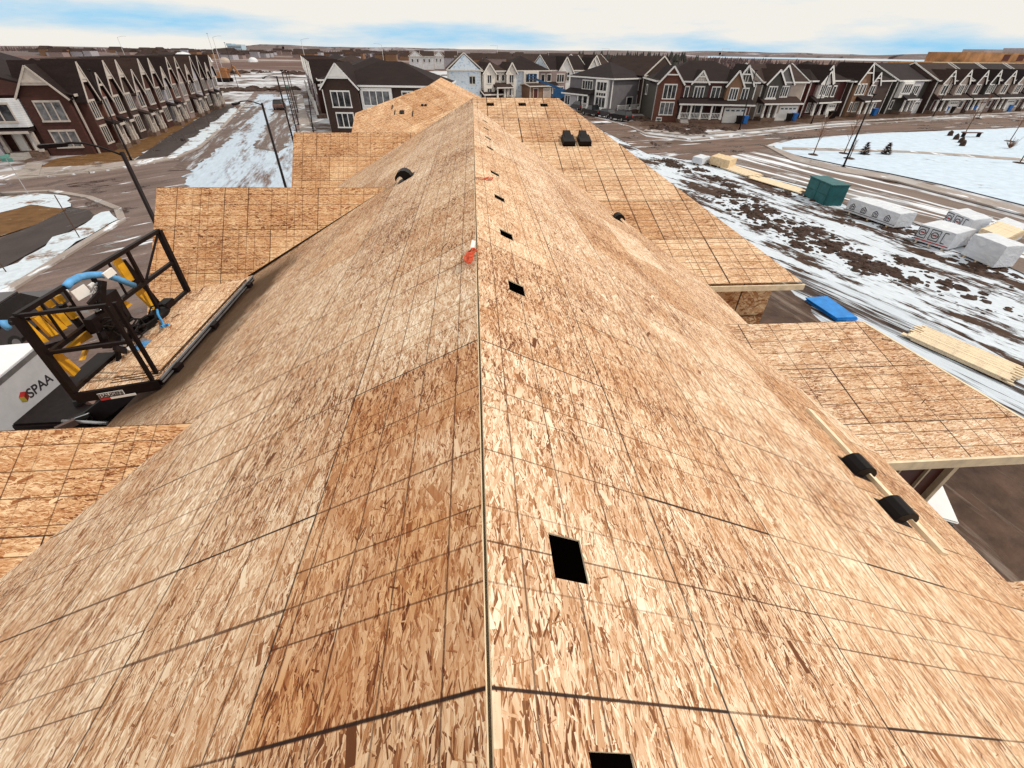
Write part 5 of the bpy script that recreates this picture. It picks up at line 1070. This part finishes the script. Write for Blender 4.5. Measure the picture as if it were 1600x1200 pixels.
for i, (px, py, d, lb) in enumerate(((183, 58, 420, 'pale road mast on the far left horizon'), (332, 58, 300, 'pale road mast with a bent arm near the blue glass building'), (470, 62, 300, 'pale road mast above the long brown hill'), (596, 70, 330, 'pale road mast standing left of the far white houses'), (777, 71, 420, 'thin road mast over the blue wrapped gable'), (857, 81, 420, 'thin road mast over the hip roofed half built house'), (952, 76, 360, 'road mast above the spruce wood'), (1129, 76, 320, 'slanted thin mast behind the corner house roof'))):
    rr = ray(px, py); t = d/math.hypot(rr.x, rr.y); q = CAM+rr*t; sd_ = -1 if i in (3, 4, 6) else 1
    lamp('road_mast', lb, q.x, q.y, q.z-GZ, (-(d*.012) if sd_ < 0 else d*.012, 0), 'palepole', 'pale road masts on the horizon', .13, .0 if i > 3 else .6)
# street sign and thin posts at the left
def post(name, label, cat, bx_, tx, H, r=.03, mat='palepole', sign=None):
    p = XY(*bx_); o = V((p[0], p[1], GZ)); root = thing(name, label, cat, o); mb = MB(o); mb.tube([o, o+V((0, 0, H))], r, 8); mb.build('pole', M[mat], root)
    if sign:
        mb = MB(o); mb.box((o.x-.45, o.y-.02, o.z+H-.25), (o.x+.45, o.y+.02, o.z+H)); mb.build('sign_blade', M[sign], root)
        mb = MB(o); mb.box((o.x-.02, o.y-.4, o.z+H+.02), (o.x+.02, o.y+.4, o.z+H+.25)); mb.build('sign_blade', M[sign], root)
M['signgreen'] = plain('green_sign', (.10, .26, .22), .5)
post('street_sign', 'green street name sign on a thin post at the left junction', 'street sign', (46, 306), 0, 2.9, .035, 'palepole', 'signgreen')
post('street_sign', 'green street name sign on the far left street', 'street sign', (460, 180), 0, 4.5, .05, 'pole', 'signgreen')
post('marker_post', 'thin bare post in the snow bank on the near corner', 'post', (126, 374), 0, 2.8, .03, 'bark')
post('marker_post', 'thin bare post beside the black van', 'post', (12, 428), 0, 2.2, .03, 'bark')
for i, bx_ in enumerate(((307, 206), (290, 222), (327, 194), (340, 184))): post('marker_stake', 'short stake standing in the long snow bank beside the dark path', 'stake', bx_, 0, 1.1, .03, 'bark')
for o in list(COL.objects):
    if o.name.startswith('marker_stake') and not o.parent: o['group'] = 'stakes along the snow bank'

# ------------------------------------------------------------------ plants in the park
def sapling(label, px, py, H, seed, spread=.16):
    p = XY(px, py); o = V((p[0], p[1], GZ+.1)); root = thing('bare_tree', label, 'tree', o, 0, 'bare young trees in the park'); rn = random.Random(seed)
    mb = MB(o); mb.tube([o, o+V((.03, 0, H*.45)), o+V((0, .05, H*.95))], [.07, .045, .012], 7); mb.build('trunk', M['bark'], root)
    mb = MB(o)
    for i in range(34):
        z = H*rn.uniform(.3, .9); a = rn.uniform(0, 6.28); L_ = H*rn.uniform(.12, .3)*(1.15-z/H*.7); d = V((cos(a)*.55, sin(a)*.55, .85)); s_ = o+V((0, 0, z)); e = s_+d*L_
        mb.tube([s_, e], [.016, .006], 4, 0, False)
        for k in range(3):
            q = s_.lerp(e, rn.uniform(.4, .95)); d2 = d+V((rn.uniform(-.6, .6), rn.uniform(-.6, .6), rn.uniform(0, .4))); mb.tube([q, q+d2*L_*.45], [.010, .004], 3, 0, False)
    mb.build('crown', M['twig'], root)
    mb = MB(o); lump(mb, o-V((0, 0, .02)), .55, .75, .13, seed); mb.build('mulch', M['dirtmound'], root, True)
sapling('bare young tree by the near end of the park path', 1270, 243, 4.4, 1); sapling('bare young tree left of the two small firs', 1318, 241, 4.6, 2); sapling('bare young tree close behind the tall park lamp post', 1326, 249, 2.2, 3); sapling('bare young tree beside the park bench', 1508, 208, 5.0, 4); sapling('bare young tree near the grey shrub', 1577, 222, 5.5, 5); sapling('bare young tree at the right edge of the park', 1592, 256, 4.4, 6)
sapling('bare tree before the attached houses', 1528, 186, 4.2, 8)
def fir(label, px, py, H, seed):
    p = XY(px, py); o = V((p[0], p[1], GZ+.1)); root = thing('small_fir', label, 'tree', o, 0, 'small firs in the park'); rn = random.Random(seed)
    mb = MB(o); mb.tube([o, o+V((0, 0, H*.98))], [.06, .01], 6); mb.build('trunk', M['bark'], root)
    mb = MB(o)
    for i in range(420):
        t = rn.random()**1.4; z = H*(.06+.9*t); r = H*.40*(1-t)**.8*rn.uniform(.35, 1.1)+.03; a = rn.uniform(0, 6.28); c_ = o+V((r*cos(a), r*sin(a), z-r*.15)); d = V((cos(a), sin(a), rn.uniform(-.1, .45)))*rn.uniform(.12, .28); s_ = V((-sin(a), cos(a), rn.uniform(-.4, .4)))*rn.uniform(.05, .11)
        mb.face([c_-s_-d*.5, c_+s_-d*.5, c_+d]); 
    mb.build('crown', M['needle'], root)
fir('small dark fir in the park, the left one of two', 1349, 242, 1.4, 1); fir('small dark fir in the park, the right one of two', 1383, 242, 1.4, 2)
p = XY(1576, 233); o = V((p[0], p[1], GZ+.1)); sh = thing('bare_shrub', 'grey bare shrub beyond the park path', 'shrub', o); mb = MB(o); rn = random.Random(9)
for i in range(90):
    a = rn.uniform(0, 6.28); d = V((cos(a)*rn.uniform(.2, 1), sin(a)*rn.uniform(.2, 1), rn.uniform(.5, 1.2))); mb.tube([o+d*.1, o+d*rn.uniform(.7, 1.3)], [.018, .008], 4, 0, False)
mb.build('stems', M['twig'], sh)
for i, (px, py, lb) in enumerate(((1483, 213, 'dark wedge shaped boulder in the park, nearest the road'), (1492, 219, 'dark wedge shaped boulder in the park, second from the road'), (1500, 224, 'dark wedge shaped boulder in the park, beside the bench'), (1502, 229, 'dark wedge shaped boulder in the park, nearest the path'))):
    p = XY(px, py); o = V((p[0], p[1], GZ+.1)); mb = MB(o); lump(mb, o, .42, .36, .75, 20+i, 7); b = mb.build('boulder', M['dirtmound']); b.location = o; tag(b, lb, 'boulder', 'boulders in the park')
p = XY(1515, 215); o = V((p[0], p[1], GZ+.1)); bn = thing('park_bench', 'long dark bench standing in the snow of the park', 'bench', o); mb = MB(o)
mb.box((o.x-1.6, o.y-.3, o.z+.55), (o.x+1.6, o.y+.3, o.z+.65)); mb.build('seat', M['reddoor'], bn)
for x in (-1.3, 1.3): mb = MB(o); mb.box((o.x+x-.08, o.y-.28, o.z), (o.x+x+.08, o.y+.28, o.z+.55)); mb.build('leg', M['dark'], bn)

# ------------------------------------------------------------------ building materials on the right
def basis(a, b, c, h, z=GZ):
    a, b, c = [V((q.x, q.y, z)) for q in (at(*a, z), at(*b, z), at(*c, z))]; d = a+(c-b)
    return a, b, c, d
a, b, c, d = basis((1287, 322), (1255, 306), (1266, 299), 0); e = at(1303, 317); ex = (b-a); ey = (V((e.x, e.y, GZ))-a); ey = (ey-ex.normalized()*ey.dot(ex.normalized())).normalized()*1.5
bxo = thing('utility_box', 'large teal metal utility box beside the slushy road', 'utility box', a)
mb = MB(a); Z = V((0, 0, 1.62)); mb.hexa([a+ex*i+ey*j+Z*k for k in (0, 1) for j in (0, 1) for i in (0, 1)]); mb.build('cabinet', M['teal'], bxo, False, .02)
mb = MB(a); mb.hexa([a+ex*i+ey*j+V((0, 0, k)) for k in (1.62, 1.70) for j in (-.03, 1.03) for i in (-.03, 1.03)]); mb.build('lid', M['teal'], bxo, False, .015)
for i0, i1 in ((.04, .48), (.52, .96)):
    for k0, k1 in ((.08, .78), (.82, 1.55)):
        mb = MB(a); mb.hexa([a+ex*i+ey*j+V((0, 0, k)) for k in (k0, k1) for j in (-.02, 0.0) for i in (i0, i1)]); mb.hexa([a+ex*(-.012*(1-j))+ex*0+ey*(i0 if q == 0 else i1)+ex*(-.001)+V((0, 0, k)) for k in (k0, k1) for q in (0, 1) for j in (0, 1)]) if False else None; mb.build('door_panel', M['teal'], bxo, False, .008)
def bundle(name, label, pa, pb, pc, h, z=GZ, logo=0, mat='wrap'):
    a, b, c, d = basis(pa, pb, pc, h, z); root = thing(name, label, 'lumber bundle', a, 0, 'wrapped lumber bundles beside the road'); zz = .14; rn = random.Random(len(label)); up = V((0, 0, 1))
    mb = MB(a); n1 = 8; n2 = 4
    def g(i, j, k): 
        u_, v_ = i/n1, j/n2; sag = rn.uniform(-.02, .02)
        return a.lerp(b, u_)+(d-a)*v_+up*(zz+(h-zz)*k+(sag if k else 0))
    G_ = [[[g(i, j, k) for k in (0, 1)] for j in range(n2+1)] for i in range(n1+1)]
    for i in range(n1):
        for j in range(n2): mb.face([G_[i][j][1], G_[i+1][j][1], G_[i+1][j+1][1], G_[i][j+1][1]]); mb.face([G_[i][j][0], G_[i][j+1][0], G_[i+1][j+1][0], G_[i+1][j][0]])
        for j in (0, n2): mb.face([G_[i][j][0], G_[i+1][j][0], G_[i+1][j][1], G_[i][j][1]])
    for j in range(n2):
        for i in (0, n1): mb.face([G_[i][j][0], G_[i][j+1][0], G_[i][j+1][1], G_[i][j][1]])
    w_ = mb.build('wrapping' if mat == 'wrap' else 'boards', M[mat], root, False, .02)
    mb = MB(a)
    for t in (.12, .5, .88): q = a.lerp(b, t); mb.bar(q+up*.07-(d-a)*.02, q+(d-a)*1.02+up*.07, .1, .13)
    mb.build('bearer', M['lumber'], root)
    e1 = (b-a).normalized(); n_ = -(d-a).normalized()*.012; Ln = (b-a).length
    def P(x, z_): return a+e1*x+up*z_+n_
    def stroke(mb, pts, wd=.035):
        for p_, q_ in zip(pts, pts[1:]): mb.bar(P(*p_), P(*q_), .012, wd, 0, up)
    if logo == 1:
        mb = MB(a)
        for i in range(4):
            x = Ln*(.08+.235*i); s_ = .42; z0 = .42
            stroke(mb, [(x, z0), (x, z0+s_*.6), (x+s_*.5, z0+s_*.98), (x+s_, z0+s_*.6), (x+s_, z0), (x, z0)], .05); stroke(mb, [(x+s_*.3, z0+.05), (x+s_*.3, z0+s_*.55), (x+s_*.7, z0+s_*.55), (x+s_*.7, z0+.05)], .06)
        stroke(mb, [(0.02, .3), (Ln-.02, .3)], .03); mb.build('printing', M['ink'], root)
    if logo == 2:
        mb = MB(a); m2 = MB(a)
        for i in range(3):
            x = Ln*(.02+.36*i); s_ = Ln*.26; z0 = .42; z1 = h-.12
            stroke(mb, [(x, z0), (x+s_, z0), (x+s_, z1), (x, z1), (x, z0)] if i < 2 else [(x+s_*.4, z0), (x, z0), (x, z1), (x+s_*.4, z1)], .05)
            if i < 2:
                el = [(x+s_*(.5+.36*cos(k*pi/6)), (z0+z1)/2+(z1-z0)*.28*sin(k*pi/6)) for k in range(13)]; stroke(mb, el, .05); stroke(m2, [(x+s_*.28, (z0+z1)/2), (x+s_*.72, (z0+z1)/2)], .09)
        mb.build('printing', M['ink'], root); m2.build('printing', M['red'], root)
        mb = MB(a); stroke(mb, [(.02, .28), (Ln-.02, .28)], .06); mb.build('printing', M['red'], root)
    return root
bundle('wrapped_lumber', 'long wrapped lumber bundle printed with small black house marks', (1318, 332), (1394, 359), (1421, 357), 1.15, GZ, 1)
bundle('wrapped_lumber', 'wrapped lumber bundle with framed red marks, in front of its twin', (1424, 377), (1477, 394), (1508, 386), 1.2, GZ, 2)
bundle('wrapped_lumber', 'wrapped lumber bundle with framed red marks, behind its twin', (1467, 355), (1504, 372), (1534, 368), 1.25, GZ, 2)
bundle('wrapped_lumber', 'plain wrapped lumber bundle leaning out of square at the right edge', (1499, 400), (1548, 422), (1580, 420), 1.45, GZ, 0)
bundle('wrapped_lumber', 'small pale wrapped bundle lying by the road bend', (1080, 256), (1095, 260), (1107, 256), .8, GZ, 0)
def board_stack(lab, pa, pb, pc, n, layers, z=GZ, group='', hb=.045, jit=.12):
    a, b, c, d = basis(pa, pb, pc, 0, z); ac = d-a; wd = ac.length/n; e1 = (b-a).normalized(); rn = random.Random(n); first = None
    for ly in range(layers):
        for i in range(n):
            q = a+ac*((i+.5)/n)+e1*(.0+rn.uniform(-jit, jit))+V((0, 0, .12+ly*(hb+.006)+rn.uniform(-.006, .006)))
            if first is None:
                m = MB(q); m.bar(q, q+(b-a), wd*.88, hb, 0); first = m.build('board', M['lumber2']); first.location = q; o = first
            else: o = first.copy(); COL.objects.link(o); o.location = q
            tag(o, lab, 'board', group)
board_stack('pale board in the long loose stack on the snow below the porch roof', (1570, 602), (1413, 531), (1440, 516), 14, 3, GZ, 'boards of the long stack', .05, .25)
board_stack('yellow board in the stack on top of the lumber at the right edge', (1566, 384), (1528, 368), (1556, 356), 9, 5, GZ+.9, 'boards of the yellow stack', .07, .03)
mb = MB(at(1560, 372)); a, b, c, d = basis((1566, 388), (1530, 372), (1558, 360), 0); mb.hexa([q+V((0, 0, k)) for k in (0.02, .98) for q in (a, b, d, c)]); o = mb.build('wrapped_lumber', M['wrap']); o.location = at(1560, 372); tag(o, 'low wrapped bundle under the yellow boards', 'lumber bundle', 'wrapped lumber bundles beside the road')
board_stack('pale board scattered between the teal box and the road bend', (1252, 305), (1172, 281), (1182, 276), 5, 1, GZ, 'scattered boards by the road', .06, .7)
board_stack('board of the short pile beside the wooden crate', (1166, 278), (1126, 264), (1150, 262), 6, 2, GZ, 'boards of the short pile', .06, .3)
bundle('lumber_crate', 'tan wooden crate lying by the road bend', (1107, 258), (1136, 266), (1148, 261), .95, GZ, 0, 'lumber')
a, b, c, d = basis((1305, 503), (1337, 502), (1291, 469), 0); d = at(1257, 471); c = at(1291, 469)
for i in range(4):
    mb = MB(a); q4 = [V((q.x, q.y, GZ+.06+.045*i)) for q in (a, b, d, c)]; off = V((random.uniform(-.05, .05), random.uniform(-.05, .05), 0)); mb.hexa([q+off+V((0, 0, k)) for k in (0, .04) for q in q4]); o = mb.build('foam_sheet', M['bluesheet']); o.location = a; tag(o, 'blue sheet in the flat stack lying in the mud beside the roof', 'sheet', 'stacked blue sheets')

# bins in front of the houses
def bin_(label, px, py, mat):
    p = XY(px, py); o = V((p[0], p[1], GZ+.05)); root = thing('wheeled_bin', label, 'bin', o, 0, 'wheeled bins in front of the houses'); m = MB(o)
    m.hexa([o+V((a*(.42 if k else .33), b*(.48 if k else .36), k*1.15+.05)) for k in (0, 1) for b in (-1, 1) for a in (-1, 1)]); m.build('bin_body', M[mat], root, False, .03)
    m = MB(o); m.hexa([o+V((a*.46, b*.52, z_)) for z_ in (1.2, 1.27) for b in (-1, 1) for a in (-1, 1)]); m.build('lid', M[mat], root, False, .02)
    for s_ in (-1, 1): m = MB(o); m.tube([o+V((s_*.36, .45, .14)), o+V((s_*.42, .45, .14))], .14, 10); m.build('wheel', M['rubber'], root)
for px, py, mt, lb in ((1162, 194, 'blue', 'blue bin right of the corner house garage'), (1153, 194, 'dark', 'dark bin squeezed beside the corner house garage'), (1239, 189, 'blue', 'blue bin right of the beige house'), (1231, 190, 'dark', 'dark bin right of the beige house garage'), (1296, 186, 'dark', 'dark bin beside the dark red house'), (1300, 185, 'dark', 'dark bin nearest the tan shingled house'), (1364, 181, 'blue', 'blue bin in front of the pale grey house'), (1474, 177, 'blue', 'blue bin beside the first attached house'), (1484, 177, 'dark', 'dark bin beside the first attached house'), (1517, 176, 'blue', 'blue bin before the house with the oval window'), (1574, 174, 'blue', 'blue bin near the right edge')): bin_(lb, px, py, mt)
# boom lift
p = XY(872, 158); o = V((p[0], p[1], GZ)); bl = thing('boom_lift', 'blue boom lift working at the half built houses', 'boom lift', o); M['blue2'] = plain('lift_blue', (.015, .09, .22), .5, .2)
def bl_(x, z): return o+V((x, 0, z))
mb = MB(o); mb.box((o.x-1.6, o.y-1.1, o.z+.6), (o.x+1.6, o.y+1.1, o.z+1.5)); mb.box((o.x-1.2, o.y-.9, o.z+1.5), (o.x+1.6, o.y+.9, o.z+2.6)); mb.build('chassis', M['blue2'], bl)
q = onY(868, 136, o.y); q2 = onY(838, 124, o.y)
mb = MB(o); mb.bar(bl_(.6, 2.4), q, .5, .6); mb.bar(q, q2, .4, .45); mb.build('boom', M['blue2'], bl)
mb = MB(o)
for z in (0, .55, 1.1):
    for s_ in (-.5, .5): mb.bar(q2+V((-2.0, s_, z)), q2+V((0, s_, z)), .09)
for x in (-2, -1, 0):
    for s_ in (-.5, .5): mb.bar(q2+V((x, s_, 0)), q2+V((x, s_, 1.1)), .09)
mb.box((q2.x-2, q2.y-.5, q2.z-.08), (q2.x, q2.y+.5, q2.z)); mb.build('basket', M['blue2'], bl)
for x in (-1.2, 1.2):
    for s_ in (-1, 1): mb = MB(o); mb.tube([o+V((x, s_*.8, .5)), o+V((x, s_*1.2, .5))], .5, 14); mb.build('wheel', M['rubber'], bl)
# site shed
a, b = XY(828, 156), XY(858, 155); house('raw plywood site shed with two doors at the half built houses', a, b, 5, 2.9, .5, 'gx', 's_tan', 'shingle_b', [('D', 'F', 1, 2.2, 2.4, .03, 'reddoor'), ('D', 'F', 4, 6, 2.4, .03, 's_beige')], name='site_shed', cat='shed', trim='cream')
a = at(908, 158); b = at(916, 156)
# far left: domes, machine, glass building, soil heap
for i, (px, py, wp_, lb) in enumerate(((290, 97, 24, 'largest white storage dome on the left'), (321, 97, 17, 'second white storage dome from the left'), (352, 98, 13, 'pinkish storage dome between the masts'), (396, 97, 12, 'pale storage dome farthest right'))):
    p = at(px, py); k = (p-CAM).length/F*wp_*.5*.85; mb = MB(p); lump(mb, p, k, k, k*.85, 40+i, 18); dm = mb.build('storage_dome', M['s_white'] if i != 2 else M['s_beige'], None, True); dm.location = p; tag(dm, lb, 'dome', 'white storage domes')
rr = ray(366, 73); t = 1500/rr.y; q = CAM+rr*t; gb = thing('glass_building', 'pale blue glass building standing on the left horizon', 'building', (q.x, q.y, GZ-4)); M['farglass'] = plain('far_glass', (.42, .55, .64), .4)
mb = MB(gb.location); mb.box((q.x-18, q.y, GZ-4), (q.x+18, q.y+30, GZ+13)); mb.box((q.x-20, q.y+2, GZ+10), (q.x-6, q.y+28, GZ+15)); mb.build('wall', M['farglass'], gb)
mb = MB(gb.location); mb.box((q.x-17, q.y-.4, GZ+7), (q.x+17, q.y-.05, GZ+8.5)); mb.build('window', M['tint'], gb)
p = XY(353, 128); o = V((p[0], p[1], GZ)); ex_ = thing('excavator', 'rusty orange earth mover standing in the snowy field', 'excavator', o); M['rust'] = plain('rust_orange', (.30, .13, .05), .7, .3)
mb = MB(o); mb.box((o.x-2.2, o.y-1.5, o.z+1.1), (o.x+1.6, o.y+1.5, o.z+3.1)); mb.box((o.x-.4, o.y-1.2, o.z+3.1), (o.x+1.3, o.y+1.2, o.z+4.2)); mb.build('cab', M['rust'], ex_, False, .1)
mb = MB(o); mb.bar(o+V((1.4, 0, 2.6)), o+V((4.2, 0, 4.6)), .6); mb.bar(o+V((4.2, 0, 4.6)), o+V((5.6, 0, 1.6)), .5); mb.build('arm', M['rust'], ex_)
for s_ in (-1.4, 1.4): mb = MB(o); mb.tube([o+V((-2, s_, .6)), o+V((2, s_, .6))], .6, 10); mb.build('track', M['dark'], ex_)
mounds('soil_heaps', 'long dark heaps of soil beyond the left street', [(340, 143), (380, 142), (420, 141), (470, 140)], 70, 8, .6, 3.0, 8, 3)
mounds('soil_heaps', 'low brown banks across the far snowy field', [(330, 118), (400, 112), (480, 116)], 80, 12, .8, 3.5, 10, 5)
mounds('mulch_beds', 'dark mulch bed round the brown corner house', [(1036, 199), (1060, 206), (1090, 205), (1125, 200)], 240, 14, .15, 1.0, 9, 2.0)
mounds('mulch_beds', 'dark mulch strip beside the grey house', [(962, 183), (985, 186), (1015, 187)], 140, 15, .15, .9, 7, 2.0)
# fence with planting along the front of the middle row
a, b = XY(512, 210), XY(494, 150); fo = thing('yard_fence', 'dark metal yard fence along the middle row', 'fence', (a[0], a[1], GZ)); dv = V((b[0]-a[0], b[1]-a[1], 0)); n_ = int(dv.length/2.4)
o = fo.location.copy(); off = V((-2.0, 0, 0)); mb = MB(o)
for h in (.35, 1.05): mb.bar(o+off+V((0, 0, h)), o+off+dv+V((0, 0, h)), .05)
mb.build('rail', M['dark'], fo)
for i in range(n_+1): mb = MB(o); q = o+off+dv*(i/n_); mb.bar(q, q+V((0, 0, 1.15)), .08); mb.build('fence_post', M['dark'], fo)
